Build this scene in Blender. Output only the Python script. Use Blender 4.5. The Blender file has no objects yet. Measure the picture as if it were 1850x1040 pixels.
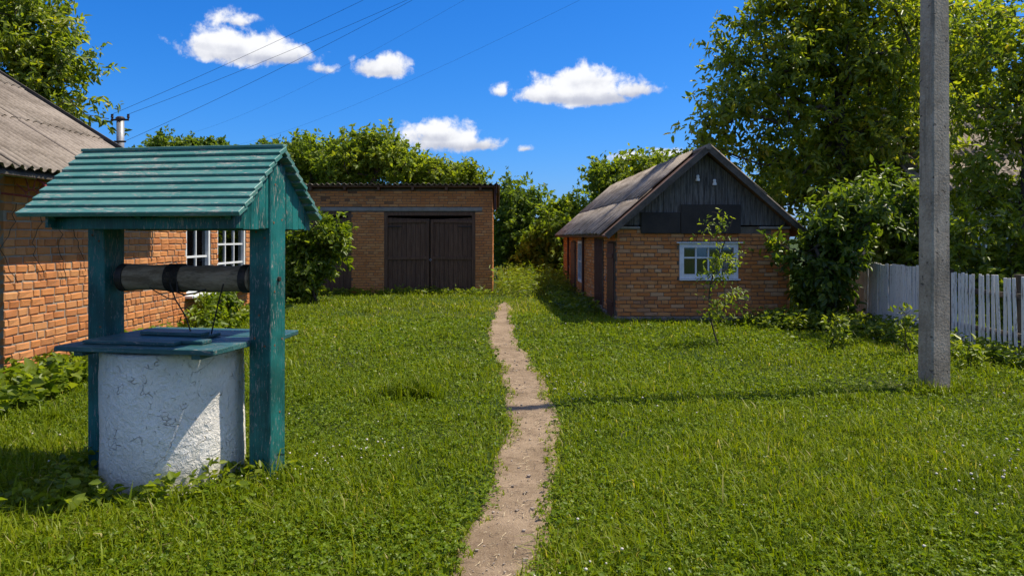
import bpy, math, random
import numpy as np
from mathutils import Matrix, Vector

# ------------------------------------------------------------------ camera, sky, sun, exposure
scene = bpy.context.scene
F_PX, CX, HORIZON, CAM_H = 1336.0, 925.0, 430.0, 1.6
cam_data = bpy.data.cameras.new('camera')
cam = bpy.data.objects.new('camera', cam_data)
scene.collection.objects.link(cam)
cam.location = (0, 0, CAM_H)
cam.rotation_euler = (math.radians(90), 0, 0)
cam_data.sensor_width = 36.0
cam_data.lens = F_PX / 1850.0 * 36.0
cam_data.shift_y = -(520.0 - HORIZON) / 1850.0
cam_data.clip_start = 0.05
cam_data.clip_end = 3000.0
scene.camera = cam

SUN_EL = math.radians(60.0)
SUN_DIR_XY = (0.972, 0.235)                       # towards the sun, on the ground
SUN_AZ = math.atan2(SUN_DIR_XY[0], SUN_DIR_XY[1])  # clockwise from +Y
SUN_STRENGTH, SKY_STRENGTH, EXPOSURE = 5.0, 0.15, 0.45
scene.view_settings.view_transform = 'Standard'
scene.view_settings.look = 'None'
scene.view_settings.exposure = EXPOSURE
scene.view_settings.gamma = 1.0
scene.view_settings.use_curve_mapping = False

sun_data = bpy.data.lights.new('sun', 'SUN')
sun_data.energy = SUN_STRENGTH
sun_data.angle = math.radians(0.53)
sun_data.color = (1.0, 0.92, 0.76)
sun = bpy.data.objects.new('sun', sun_data)
scene.collection.objects.link(sun)
sd = Vector((SUN_DIR_XY[0] * math.cos(SUN_EL), SUN_DIR_XY[1] * math.cos(SUN_EL), math.sin(SUN_EL)))
sun.rotation_euler = sd.to_track_quat('Z', 'Y').to_euler()
sun.location = (10, 5, 20)

scene.render.engine = 'CYCLES'
scene.cycles.max_bounces = 8
scene.cycles.diffuse_bounces = 5
scene.cycles.glossy_bounces = 2
scene.cycles.transmission_bounces = 3
scene.cycles.transparent_max_bounces = 6
scene.cycles.caustics_reflective = False
scene.cycles.caustics_refractive = False


class NT:
    """short hand for shader nodes"""
    def __init__(self, tree):
        self.t = tree; self.n = tree.nodes; self.l = tree.links
        self.n.clear()

    def _in(self, sock, v):
        if v is None:
            return
        if isinstance(v, bpy.types.NodeSocket):
            self.l.new(v, sock)
        else:
            if sock.type == 'RGBA' and not isinstance(v, (int, float)) and len(v) == 3:
                v = (*v, 1.0)
            if sock.type == 'VECTOR' and isinstance(v, (int, float)):
                v = (v, v, v)
            sock.default_value = v

    def node(self, kind, inputs=None, **props):
        nd = self.n.new(kind)
        for k, v in props.items():
            setattr(nd, k, v)
        for k, v in (inputs or {}).items():
            self._in(nd.inputs[k], v)
        return nd

    def math(self, op, a, b=None, c=None, clamp=False):
        nd = self.n.new('ShaderNodeMath'); nd.operation = op; nd.use_clamp = clamp
        for i, v in enumerate((a, b, c)):
            self._in(nd.inputs[i], v)
        return nd.outputs[0]

    def vmath(self, op, a, b=None):
        nd = self.n.new('ShaderNodeVectorMath'); nd.operation = op
        self._in(nd.inputs[0], a); self._in(nd.inputs[1], b)
        return nd.outputs[0]

    def mix(self, fac, a, b, blend='MIX'):
        nd = self.n.new('ShaderNodeMix'); nd.data_type = 'RGBA'; nd.blend_type = blend
        self._in(nd.inputs[0], fac); self._in(nd.inputs[6], a); self._in(nd.inputs[7], b)
        return nd.outputs[2]

    def noise(self, scale, detail=3.0, rough=0.5, vec=None, dist=0.0):
        nd = self.node('ShaderNodeTexNoise', {'Scale': scale, 'Detail': detail, 'Roughness': rough, 'Distortion': dist, 'Vector': vec})
        return nd.outputs['Fac']

    def ramp(self, fac, stops, interp='LINEAR'):
        nd = self.n.new('ShaderNodeValToRGB'); cr = nd.color_ramp; cr.interpolation = interp
        while len(cr.elements) < len(stops):
            cr.elements.new(0.5)
        for e, (p, c) in zip(cr.elements, stops):
            e.position = p
            e.color = (c, c, c, 1) if isinstance(c, (int, float)) else (*c, 1)
        self._in(nd.inputs[0], fac)
        return nd.outputs[0]

    def smooth(self, v, lo, hi):
        nd = self.node('ShaderNodeMapRange', {'Value': v, 'From Min': lo, 'From Max': hi}, interpolation_type='SMOOTHSTEP')
        return nd.outputs[0]

    def bump(self, height, strength=0.3, dist=0.01):
        return self.node('ShaderNodeBump', {'Height': height, 'Strength': strength, 'Distance': dist}).outputs[0]

    def coord(self, kind='Object', scale=None):
        o = self.node('ShaderNodeTexCoord').outputs[kind]
        if scale is not None:
            o = self.vmath('MULTIPLY', o, scale)
        return o

    def principled(self, color, rough=0.8, bump=None, spec=0.3, **kw):
        d = {'Base Color': color, 'Roughness': rough, 'Specular IOR Level': spec}
        if bump is not None:
            d['Normal'] = bump
        d.update(kw)
        return self.node('ShaderNodeBsdfPrincipled', d).outputs[0]

    def out(self, shader):
        o = self.n.new('ShaderNodeOutputMaterial')
        self.l.new(shader, o.inputs[0])


# --- world: clear deep-blue sky with a few small cumulus clouds; more are added out of view
world = bpy.data.worlds.new('World')
scene.world = world
world.use_nodes = True
w = NT(world.node_tree)
sky = w.node('ShaderNodeTexSky', sky_type='NISHITA', sun_disc=False, sun_elevation=SUN_EL, sun_rotation=SUN_AZ,
             altitude=0.0, air_density=1.0, dust_density=0.6, ozone_density=3.0)
# one even grade of the whole sky: deep blue gets deeper, pale aureole stays pale
_sk = w.node('ShaderNodeSeparateColor', {0: sky.outputs[0]})
_e = SKY_STRENGTH * 2 ** 0.37
_ch = [w.math('MULTIPLY', w.math('POWER', w.math('MULTIPLY', _sk.outputs[_i], _e), _g), _k / _e) for _i, _g, _k in ((0, 2.0, .25), (1, 1.10, .415), (2, .9, .80))]
sky_col = w.node('ShaderNodeCombineColor', {0: _ch[0], 1: _ch[1], 2: _ch[2]}).outputs[0]
gen = w.node('ShaderNodeTexCoord').outputs['Generated']
sep = w.node('ShaderNodeSeparateXYZ', {0: gen})
azim = w.math('ARCTAN2', sep.outputs[0], sep.outputs[1])
elev = w.math('ARCSINE', sep.outputs[2])
n_big = w.noise(15.0, 6.0, 0.55, gen, 0.3)
n_fine = w.noise(60.0, 6.0, 0.62, gen, 0.2)
turb = w.math('ADD', w.math('MULTIPLY', w.math('SUBTRACT', n_big, 0.5), 2.0), w.math('MULTIPLY', w.math('SUBTRACT', n_fine, 0.5), 1.25))


def px_dir(px, py):
    v = Vector(((px - CX) / F_PX, 1.0, (HORIZON - py) / F_PX)).normalized()
    return math.atan2(v.x, v.y), math.asin(v.z)


CLOUDS = [(440, 82, 126, 46, 1.0), (400, 70, 60, 30, 1.0), (520, 94, 80, 34, 1.0), (575, 120, 46, 20, .7), (686, 116, 66, 34, 1.0), (1060, 150, 115, 56, 1.0), (1055, 132, 66, 42, 1.0),
          (1085, 172, 90, 30, 1.0), (1000, 166, 84, 32, .95), (1142, 156, 66, 38, 1.0), (800, 244, 108, 46, 1.0), (785, 232, 60, 32, 1.0), (865, 256, 70, 28, .95), (952, 266, 24, 13, .75),
          (1137, 280, 48, 22, 1.0), (428, 34, 38, 18, .42), (905, 163, 26, 16, .45), (1200, 276, 34, 14, .8)]
cl = []
for px, py, rx, ry, k in CLOUDS:
    a, e = px_dir(px, py)
    cl.append((a, e, rx / F_PX, ry / F_PX, k))
field = None
low = None
for a, e, rx, ry, k in cl:
    du = w.math('DIVIDE', w.math('SUBTRACT', azim, a), rx)
    dv = w.math('DIVIDE', w.math('SUBTRACT', elev, e - ry * .25), ry)
    dv = w.math('MULTIPLY', dv, w.math('ADD', 1.0, w.math('MULTIPLY', w.math('LESS_THAN', dv, 0.0), 0.9)))
    r = w.math('SQRT', w.math('ADD', w.math('MULTIPLY', du, du), w.math('MULTIPLY', dv, dv)))
    f = w.math('MULTIPLY', w.math('SUBTRACT', 1.0, r), k)
    if field is None:
        field, low = f, w.math('MULTIPLY', w.math('SUBTRACT', 1.0, r, clamp=True), dv)
    else:
        field = w.math('MAXIMUM', field, f)
        low = w.math('ADD', low, w.math('MULTIPLY', w.math('SUBTRACT', 1.0, r, clamp=True), dv))
dens = w.math('ADD', field, w.math('MULTIPLY', turb, 0.82))
cmask = w.smooth(dens, 0.10, 0.55)
cmask = w.math('MULTIPLY', cmask, w.smooth(field, -0.42, 0.05))
# unseen cumulus added outside the view, denser than in it, to whiten sky light
plane = w.vmath('MULTIPLY', gen, w.node('ShaderNodeCombineXYZ', {0: w.math('DIVIDE', 1.0, w.math('ADD', w.math('MAXIMUM', sep.outputs[2], 0.0), .12)), 1: w.math('DIVIDE', 1.0, w.math('ADD', w.math('MAXIMUM', sep.outputs[2], 0.0), .12)), 2: 0.0}).outputs[0])
fill_clouds = w.smooth(w.noise(1.5, 7.0, .56, plane, .2), .498, .575)
ahead = w.math('MULTIPLY', w.smooth(w.math('ABSOLUTE', azim), .95, .72), w.smooth(elev, .62, .42))
fill_clouds = w.math('MULTIPLY', w.math('MULTIPLY', fill_clouds, w.math('SUBTRACT', 1.0, ahead)), w.smooth(elev, .03, .12))
shade = w.smooth(w.math('ADD', low, w.math('MULTIPLY', turb, 0.5)), -0.45, 0.35)
inv = 1.0 / SKY_STRENGTH / 2 ** 0.40
cloud_col = w.mix(shade, (0.52 * inv, 0.55 * inv, 0.66 * inv), (0.96 * inv, 0.97 * inv, 1.0 * inv))
cmask = w.math('MAXIMUM', cmask, fill_clouds)
shade = None
bg = w.node('ShaderNodeBackground', {'Color': w.mix(cmask, sky_col, cloud_col), 'Strength': SKY_STRENGTH})
w.l.new(bg.outputs[0], w.n.new('ShaderNodeOutputWorld').inputs[0])
world.cycles.sampling_method = 'MANUAL'
world.cycles.sample_map_resolution = 512

# ------------------------------------------------------------------ helpers
COL = scene.collection
rng = np.random.default_rng(7)
random.seed(7)
PI = math.pi


def at(px, py, d):
    return Vector(((px - CX) / F_PX * d, d, CAM_H + (HORIZON - py) / F_PX * d))


def to_px(p):
    return CX + F_PX * p[0] / p[1], HORIZON - F_PX * (p[2] - CAM_H) / p[1]


def gh(x, y):
    """gentle unevenness of the yard"""
    return 0.018 * np.sin(x * 1.1 + 0.7) * np.cos(y * 0.8) + 0.012 * np.sin(x * 2.3 - y * 1.7)


def patch(x, y, s=1.0):
    x = x * s; y = y * s
    return (np.sin(x * 1.3 + 1.1 * np.sin(y * .9)) + np.sin(y * 1.7 + 1.3 * np.sin(x * .7 + 2)) + np.sin((x + y) * .83 + 1.9) + np.sin((x - y) * 2.1 + .4) * .6) / 3.6


def tag(o, label=None, category=None, group=None, kind=None):
    if label: o['label'] = label
    if category: o['category'] = category
    if group: o['group'] = group
    if kind: o['kind'] = kind
    return o


def empty(name, loc=(0, 0, 0), rz=0.0, **kw):
    o = bpy.data.objects.new(name, None)
    o.empty_display_size = 0.2
    COL.objects.link(o)
    o.location = loc; o.rotation_euler = (0, 0, rz)
    return tag(o, **kw)


def link(name, me, parent=None, mat=None, **kw):
    o = bpy.data.objects.new(name, me)
    COL.objects.link(o)
    if mat is not None and not me.materials:
        me.materials.append(mat)
    if parent is not None:
        o.parent = parent
    return tag(o, **kw)


class MB:
    def __init__(self):
        self.v = []; self.f = []

    def add(self, verts, faces):
        b = len(self.v)
        self.v.extend([tuple(map(float, q)) for q in verts])
        self.f.extend([tuple(b + i for i in q) for q in faces])
        return self

    def box(self, c, s, rot=None, jit=0.0, taper=1.0):
        hx, hy, hz = s[0] / 2, s[1] / 2, s[2] / 2
        pts = []
        for z in (-1, 1):
            k = taper if z > 0 else 1.0
            for x, y in ((-1, -1), (1, -1), (1, 1), (-1, 1)):
                p = Vector((x * hx * k, y * hy * k, z * hz))
                if jit:
                    p += Vector((random.uniform(-jit, jit), random.uniform(-jit, jit), random.uniform(-jit, jit)))
                if rot is not None:
                    p = rot @ p
                pts.append(p + Vector(c))
        return self.add(pts, [(3, 2, 1, 0), (4, 5, 6, 7), (0, 1, 5, 4), (1, 2, 6, 5), (2, 3, 7, 6), (3, 0, 4, 7)])

    def cbox(self, c, s, ch=0.006, rot=None, jit=0.0):
        """box with all edges chamfered"""
        h = [q / 2 for q in s]
        ch = min(ch, min(h) * .8)
        V = []; idx = {}
        for sx in (-1, 1):
            for sy in (-1, 1):
                for sz in (-1, 1):
                    j = Vector((random.uniform(-jit, jit), random.uniform(-jit, jit), random.uniform(-jit, jit))) if jit else Vector()
                    for ax in range(3):
                        p = Vector((sx * (h[0] - (ch if ax != 0 else 0)), sy * (h[1] - (ch if ax != 1 else 0)), sz * (h[2] - (ch if ax != 2 else 0)))) + j
                        if rot is not None:
                            p = rot @ p
                        idx[(sx, sy, sz, ax)] = len(V)
                        V.append(p + Vector(c))
        Fc = []
        def quad(a, b_, c_, d): Fc.append((a, b_, c_, d))
        for ax in range(3):
            o1, o2 = (ax + 1) % 3, (ax + 2) % 3
            for s_ in (-1, 1):
                q = []
                for a, b_ in ((-1, -1), (1, -1), (1, 1), (-1, 1)):
                    k = [0, 0, 0]; k[ax] = s_; k[o1] = a; k[o2] = b_
                    q.append(idx[(*k, ax)])
                quad(*(q if s_ > 0 else q[::-1]))
            for a in (-1, 1):
                for b_ in (-1, 1):
                    k0 = [0, 0, 0]; k0[o1] = a; k0[o2] = b_; k1 = list(k0); k0[ax] = -1; k1[ax] = 1
                    q = [idx[(*k0, o1)], idx[(*k1, o1)], idx[(*k1, o2)], idx[(*k0, o2)]]
                    quad(*(q[::-1] if a * b_ > 0 else q))
        for sx in (-1, 1):
            for sy in (-1, 1):
                for sz in (-1, 1):
                    t = [idx[(sx, sy, sz, a)] for a in range(3)]
                    Fc.append(tuple(t if sx * sy * sz > 0 else t[::-1]))
        return self.add(V, Fc)

    def beam(self, p0, p1, wd, ht, up=(0, 0, 1), ch=0.0):
        p0, p1 = Vector(p0), Vector(p1)
        x = (p1 - p0); L = x.length; x.normalize()
        y = Vector(up).cross(x)
        if y.length < 1e-5:
            y = Vector((0, 1, 0)).cross(x)
        y.normalize(); z = x.cross(y)
        R = Matrix((x, y, z)).transposed()
        if ch:
            return self.cbox((p0 + p1) / 2, (L, wd, ht), ch, R)
        return self.box((p0 + p1) / 2, (L, wd, ht), R)

    def tube(self, pts, rad, n=8, cap=True):
        pts = [Vector(p) for p in pts]
        if isinstance(rad, (int, float)):
            rad = [rad] * len(pts)
        V = []; Fc = []
        ref = None
        for i, p in enumerate(pts):
            t = (pts[min(i + 1, len(pts) - 1)] - pts[max(i - 1, 0)])
            if t.length < 1e-9: t = Vector((0, 0, 1))
            t.normalize()
            if ref is None:
                ref = Vector((1, 0, 0)) if abs(t.x) < .8 else Vector((0, 1, 0))
            a = (ref - t * ref.dot(t)).normalized(); ref = a
            b_ = t.cross(a)
            for k in range(n):
                th = 2 * PI * k / n
                V.append(p + (a * math.cos(th) + b_ * math.sin(th)) * rad[i])
        for i in range(len(pts) - 1):
            for k in range(n):
                k2 = (k + 1) % n
                Fc.append((i * n + k, i * n + k2, (i + 1) * n + k2, (i + 1) * n + k))
        if cap:
            Fc.append(tuple(range(n))[::-1]); Fc.append(tuple((len(pts) - 1) * n + k for k in range(n)))
        return self.add(V, Fc)

    def prism(self, poly, d):
        """poly: 3D points of a planar outline; d: extrusion vector"""
        n = len(poly); d = Vector(d)
        V = [Vector(p) for p in poly] + [Vector(p) + d for p in poly]
        Fc = [tuple(range(n))[::-1], tuple(range(n, 2 * n))] + [(i, (i + 1) % n, n + (i + 1) % n, n + i) for i in range(n)]
        return self.add(V, Fc)

    def mesh(self, name, smooth=False):
        me = bpy.data.meshes.new(name)
        me.from_pydata(self.v, [], self.f)
        if smooth:
            me.polygons.foreach_set('use_smooth', [True] * len(me.polygons))
        me.update()
        return me

    def build(self, name, mat, parent=None, smooth=False, **kw):
        return link(name, self.mesh(name, smooth), parent, mat, **kw)


def np_mesh(name, V, loops, counts, tint=None, smooth=False):
    """fast mesh: V (n,3); loops flat vertex indices; counts face sizes"""
    me = bpy.data.meshes.new(name)
    V = np.ascontiguousarray(V, dtype=np.float32); loops = np.ascontiguousarray(loops, dtype=np.int32)
    counts = np.ascontiguousarray(counts, dtype=np.int32)
    me.vertices.add(len(V)); me.vertices.foreach_set('co', V.ravel())
    me.loops.add(len(loops)); me.loops.foreach_set('vertex_index', loops)
    me.polygons.add(len(counts))
    starts = np.concatenate(([0], np.cumsum(counts)[:-1])).astype(np.int32)
    me.polygons.foreach_set('loop_start', starts)
    if smooth:
        me.polygons.foreach_set('use_smooth', np.ones(len(counts), dtype=bool))
    if tint is not None:
        a = me.attributes.new('tint', 'FLOAT', 'POINT')
        a.data.foreach_set('value', np.ascontiguousarray(tint, dtype=np.float32))
    me.update(calc_edges=True)
    return me


def unit(a):
    return a / np.maximum(np.linalg.norm(a, axis=-1, keepdims=True), 1e-9)


# ------------------------------------------------------------------ materials
def material(name):
    m = bpy.data.materials.new(name)
    m.use_nodes = True
    return m, NT(m.node_tree)


def island_random(t):
    a = t.node('ShaderNodeNewGeometry').outputs['Random Per Island']
    b = t.node('ShaderNodeObjectInfo').outputs['Random']
    return t.math('FRACT', t.math('ADD', a, b))


def leaf_mat(name, stops, trans=0.35, rough=0.42, spec=0.5):
    m, t = material(name)
    tint = t.node('ShaderNodeAttribute', attribute_name='tint').outputs['Fac']
    col = t.ramp(tint, stops)
    p = t.principled(col, rough, spec=spec)
    tcol = t.mix(1.0, col, (1.55, 1.5, 0.5), 'MULTIPLY')
    tr = t.node('ShaderNodeBsdfTranslucent', {'Color': tcol})
    t.out(t.node('ShaderNodeMixShader', {0: trans, 1: p, 2: tr.outputs[0]}).outputs[0])
    return m


M = {}
M['leaf_big'] = leaf_mat('leaf_big', [(0, (.065, .105, .014)), (.45, (.190, .250, .022)), (.8, (.30, .33, .026)), (1, (.42, .35, .03))], .58, .38, .5)
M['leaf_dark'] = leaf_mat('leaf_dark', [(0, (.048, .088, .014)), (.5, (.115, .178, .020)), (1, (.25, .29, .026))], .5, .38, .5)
M['leaf_far'] = leaf_mat('leaf_far', [(0, (.080, .130, .016)), (.5, (.180, .245, .024)), (1, (.28, .31, .032))], .55, .5, .25)
M['leaf_round'] = leaf_mat('leaf_round', [(0, (.065, .115, .018)), (.5, (.135, .200, .026)), (1, (.22, .27, .036))], .5, .5, .25)
M['leaf_yellow'] = leaf_mat('leaf_yellow', [(0, (.12, .170, .014)), (.5, (.225, .275, .022)), (1, (.31, .32, .036))], .55, .5, .25)
M['leaf_weed'] = leaf_mat('leaf_weed', [(0, (.070, .118, .010)), (.5, (.160, .222, .018)), (1, (.26, .30, .03))], .52, .42, .4)
M['grass'] = leaf_mat('grass', [(0, (.055, .092, .004)), (.4, (.138, .192, .005)), (.75, (.205, .255, .008)), (.92, (.27, .285, .022)), (1, (.42, .36, .14))], .42, .42, .17)
M['clover'] = leaf_mat('clover', [(0, (.065, .115, .006)), (.6, (.138, .205, .009)), (1, (.23, .28, .03))], .42, .4, .18)


def brick_mat(name, stops, dirt=(.10, .07, .05), rough=.9):
    m, t = material(name)
    r = island_random(t)
    col = t.ramp(r, stops)
    g = t.node('ShaderNodeNewGeometry').outputs['Position']
    n1 = t.noise(9.0, 5, .65, g); n2 = t.noise(70, 4, .6, g); n3 = t.noise(1.6, 4, .6, g)
    col = t.mix(t.math('MULTIPLY', t.smooth(n1, .48, .75), .55), col, dirt)
    col = t.mix(t.math('MULTIPLY', t.smooth(n2, .56, .72), .4), col, (.42, .34, .25))
    col = t.mix(t.math('MULTIPLY', t.smooth(n3, .5, .72), .35), col, t.mix(1.0, col, (.55, .5, .48), 'MULTIPLY'))
    t.out(t.principled(col, rough, t.bump(t.math('ADD', n2, t.math('MULTIPLY', n1, .6)), .5, .006), .15))
    return m


M['brick_house'] = brick_mat('brick_house', [(0, (.40, .145, .050)), (.25, (.56, .225, .075)), (.5, (.47, .18, .065)), (.8, (.58, .27, .105)), (1, (.42, .15, .055))], (.30, .15, .075))
M['brick_shed'] = brick_mat('brick_shed', [(0, (.50, .17, .050)), (.25, (.60, .235, .070)), (.5, (.53, .18, .050)), (.75, (.63, .28, .10)), (.9, (.56, .33, .18)), (1, (.38, .14, .055))], (.24, .125, .065))
M['brick_garage'] = brick_mat('brick_garage', [(0, (.52, .19, .060)), (.3, (.62, .25, .080)), (.6, (.56, .21, .065)), (.95, (.64, .30, .11)), (1, (.14, .07, .04))], (.38, .17, .075))


def plain(name, c1, c2, scale=6.0, rough=.85, bump=.3, spec=.25, fine=60.0, obj=False, stretch=None, metallic=0.0):
    m, t = material(name)
    v = t.coord('Object') if obj else t.node('ShaderNodeNewGeometry').outputs['Position']
    if stretch: v = t.vmath('MULTIPLY', v, stretch)
    n1 = t.noise(scale, 5, .6, v); n2 = t.noise(fine, 4, .6, v)
    f = t.smooth(t.math('ADD', t.math('MULTIPLY', n1, .65), t.math('MULTIPLY', n2, .35)), .35, .65)
    r = island_random(t)
    col = t.mix(f, c1, c2)
    col = t.mix(t.math('MULTIPLY', r, .35), col, t.mix(1.0, col, (.6, .6, .6), 'MULTIPLY'))
    t.out(t.principled(col, rough, t.bump(n2, bump, .006), spec, Metallic=metallic))
    return m


M['mortar'] = plain('mortar', (.26, .22, .17), (.36, .31, .25), 8)
M['mortar_dark'] = plain('mortar_dark', (.11, .085, .06), (.20, .16, .12), 8)
M['concrete'] = plain('concrete', (.25, .22, .185), (.35, .31, .265), 5, .9, .5)
def pole_mat():
    m, t = material('pole_concrete')
    g = t.node('ShaderNodeNewGeometry').outputs['Position']
    n1 = t.noise(2.6, 5, .65, g); n2 = t.noise(40, 4, .65, g); n3 = t.noise(9, 5, .6, t.vmath('MULTIPLY', g, (1.6, 1.6, .12))); n4 = t.noise(17, 3, .5, g)
    col = t.mix(t.smooth(t.math('ADD', t.math('MULTIPLY', n1, .6), t.math('MULTIPLY', n2, .4)), .36, .64), (.27, .22, .165), (.47, .395, .31))
    col = t.mix(t.math('MULTIPLY', t.smooth(n3, .52, .68), .55), col, (.13, .11, .085))
    pit = t.smooth(n4, .66, .72)
    col = t.mix(t.math('MULTIPLY', pit, .7), col, (.09, .075, .06))
    t.out(t.principled(col, .93, t.bump(t.math('SUBTRACT', t.math('MULTIPLY', n2, .7), pit), .9, .012), .15))
    return m


M['pole_concrete'] = pole_mat()
M['asbestos'] = plain('asbestos', (.17, .138, .11), (.34, .285, .235), 2.2, .95, .5, .15, 30, False, (1, .45, 1))
M['asbestos_dark'] = plain('asbestos_dark', (.17, .138, .108), (.36, .305, .25), 3.0, .95, .5, .15, 25, False, (1.3, .35, 1.3))
M['dark_wood'] = plain('dark_wood', (.095, .047, .026), (.175, .096, .056), 5, .75, .35, .3, 40, False, (6, 6, .5))
M['brown_paint'] = plain('brown_paint', (.060, .022, .016), (.095, .038, .026), 5, .6, .25, .35, 45, False, (4, 4, .6))
M['gable_wood'] = plain('gable_wood', (.045, .039, .034), (.21, .19, .17), 5, .85, .4, .25, 28, False, (9, 9, .6))
M['barge_wood'] = plain('barge_wood', (.07, .06, .05), (.14, .12, .10), 4, .9, .4, .2, 30)
M['tar_sheet'] = plain('tar_sheet', (.030, .024, .020), (.050, .041, .034), 3, .7, .2, .3, 40)
M['log'] = plain('log', (.17, .112, .066), (.42, .30, .195), 3, .85, .6, .2, 22, False, (1.0, 9, 9))
M['iron'] = plain('iron', (.03, .025, .022), (.07, .05, .04), 20, .6, .2, .4, 60, False, None, .5)
M['rust'] = plain('rust', (.16, .065, .03), (.26, .12, .06), 40, .85, .2)
M['red_iron'] = plain('red_iron', (.30, .055, .05), (.40, .09, .08), 15, .55, .2, .4)
M['white_paint'] = plain('white_paint', (.62, .64, .66), (.78, .79, .80), 7, .6, .2, .35, 50)
M['grey_metal'] = plain('grey_metal', (.26, .26, .27), (.38, .38, .39), 6, .5, .15, .4, 40, False, None, .3)
M['porcelain'] = plain('porcelain', (.78, .78, .76), (.82, .82, .80), 6, .25, .0, .5)
M['wire'] = plain('wire', (.02, .02, .022), (.03, .03, .03), 6, .6, .0, .3)
M['bark'] = plain('bark', (.045, .036, .028), (.10, .082, .062), 4, .95, .8, .15, 25, False, (3, 3, .8))
M['twig'] = plain('twig', (.05, .04, .028), (.09, .075, .05), 6, .9, .3)
M['room_dark'] = plain('room_dark', (.03, .03, .032), (.045, .045, .045), 2, .9, .0)  # near-black colour stands in for the shade inside the buildings
M['curtain'] = plain('curtain', (.30, .33, .35), (.44, .47, .49), 2, .9, .3, .2, 12, False, (9, 9, .5))
M['flower'] = plain('flower', (.50, .44, .36), (.66, .61, .53), 30, .8, .3)
M['straw'] = plain('straw', (.40, .31, .18), (.58, .48, .32), 30, .85, .1)
M['plaster'] = plain('plaster', (.42, .40, .36), (.55, .53, .48), 3, .9, .3)
M['pale_stone'] = plain('pale_stone', (.24, .19, .15), (.40, .33, .26), 30, .9, .3)
M['footing'] = plain('footing', (.12, .10, .075), (.22, .185, .145), 5, .95, .5)


def fence_mat():
    m, t = material('fence_paint')
    g = t.node('ShaderNodeNewGeometry').outputs['Position']
    n1 = t.noise(3.0, 5, .7, t.vmath('MULTIPLY', g, (8, 8, .8))); n2 = t.noise(40, 4, .6, t.vmath('MULTIPLY', g, (2, 2, .5)))
    r = island_random(t)
    col = t.mix(t.math('MULTIPLY', r, .5), (.82, .79, .74), (.64, .61, .57))
    col = t.mix(t.smooth(t.math('ADD', t.math('MULTIPLY', n1, .6), t.math('MULTIPLY', n2, .4)), .52, .64), col, (.27, .235, .20))
    t.out(t.principled(col, .85, t.bump(n2, .4, .004), .2))
    return m


M['fence_paint'] = fence_mat()


def teal_mat(name, base, faded, chip, chip_amount, grain_axis, fade_lo, fade_hi):
    """old oil paint on planks: faded areas, flaked spots that bare wood and rust show through"""
    m, t = material(name)
    v = t.coord('Object')
    r = island_random(t)
    off = t.vmath('ADD', v, t.node('ShaderNodeCombineXYZ', {0: t.math('MULTIPLY', r, 7.3), 1: t.math('MULTIPLY', r, 3.1), 2: 0.0}).outputs[0])
    st = t.vmath('MULTIPLY', off, grain_axis)
    n_fade = t.noise(2.2, 5, .65, off)
    n_grain = t.noise(16, 5, .65, st)
    n_chip = t.noise(26, 5, .7, t.vmath('MULTIPLY', off, tuple(.35 + .65 * q for q in grain_axis)), .6)
    n_patch = t.noise(2.6, 3, .5, off)
    col = t.mix(t.smooth(t.math('ADD', t.math('MULTIPLY', n_fade, .7), t.math('MULTIPLY', n_grain, .3)), fade_lo, fade_hi), base, faded)
    col = t.mix(t.math('MULTIPLY', r, .3), col, t.mix(1.0, col, (.62, .68, .7), 'MULTIPLY'))
    thr = t.math('ADD', n_chip, t.math('MULTIPLY', n_patch, .28))
    cm = t.smooth(thr, chip_amount, chip_amount + .035)
    cc = t.mix(t.noise(30, 2, .5, off), chip, (.42, .40, .37))
    col = t.mix(cm, col, cc)
    bh = t.math('ADD', t.math('MULTIPLY', n_grain, .5), t.math('MULTIPLY', cm, -.5))
    rough = t.math('ADD', .42, t.math('MULTIPLY', cm, .4))
    t.out(t.principled(col, rough, t.bump(bh, .45, .004), .4))
    return m


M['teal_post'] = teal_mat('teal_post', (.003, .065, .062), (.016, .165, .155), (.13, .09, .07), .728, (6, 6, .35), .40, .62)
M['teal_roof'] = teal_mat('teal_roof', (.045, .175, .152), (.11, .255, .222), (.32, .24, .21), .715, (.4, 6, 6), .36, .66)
M['teal_bench'] = teal_mat('teal_bench', (.010, .065, .068), (.045, .125, .125), (.15, .09, .06), .74, (.4, 6, 6), .38, .66)


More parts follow.
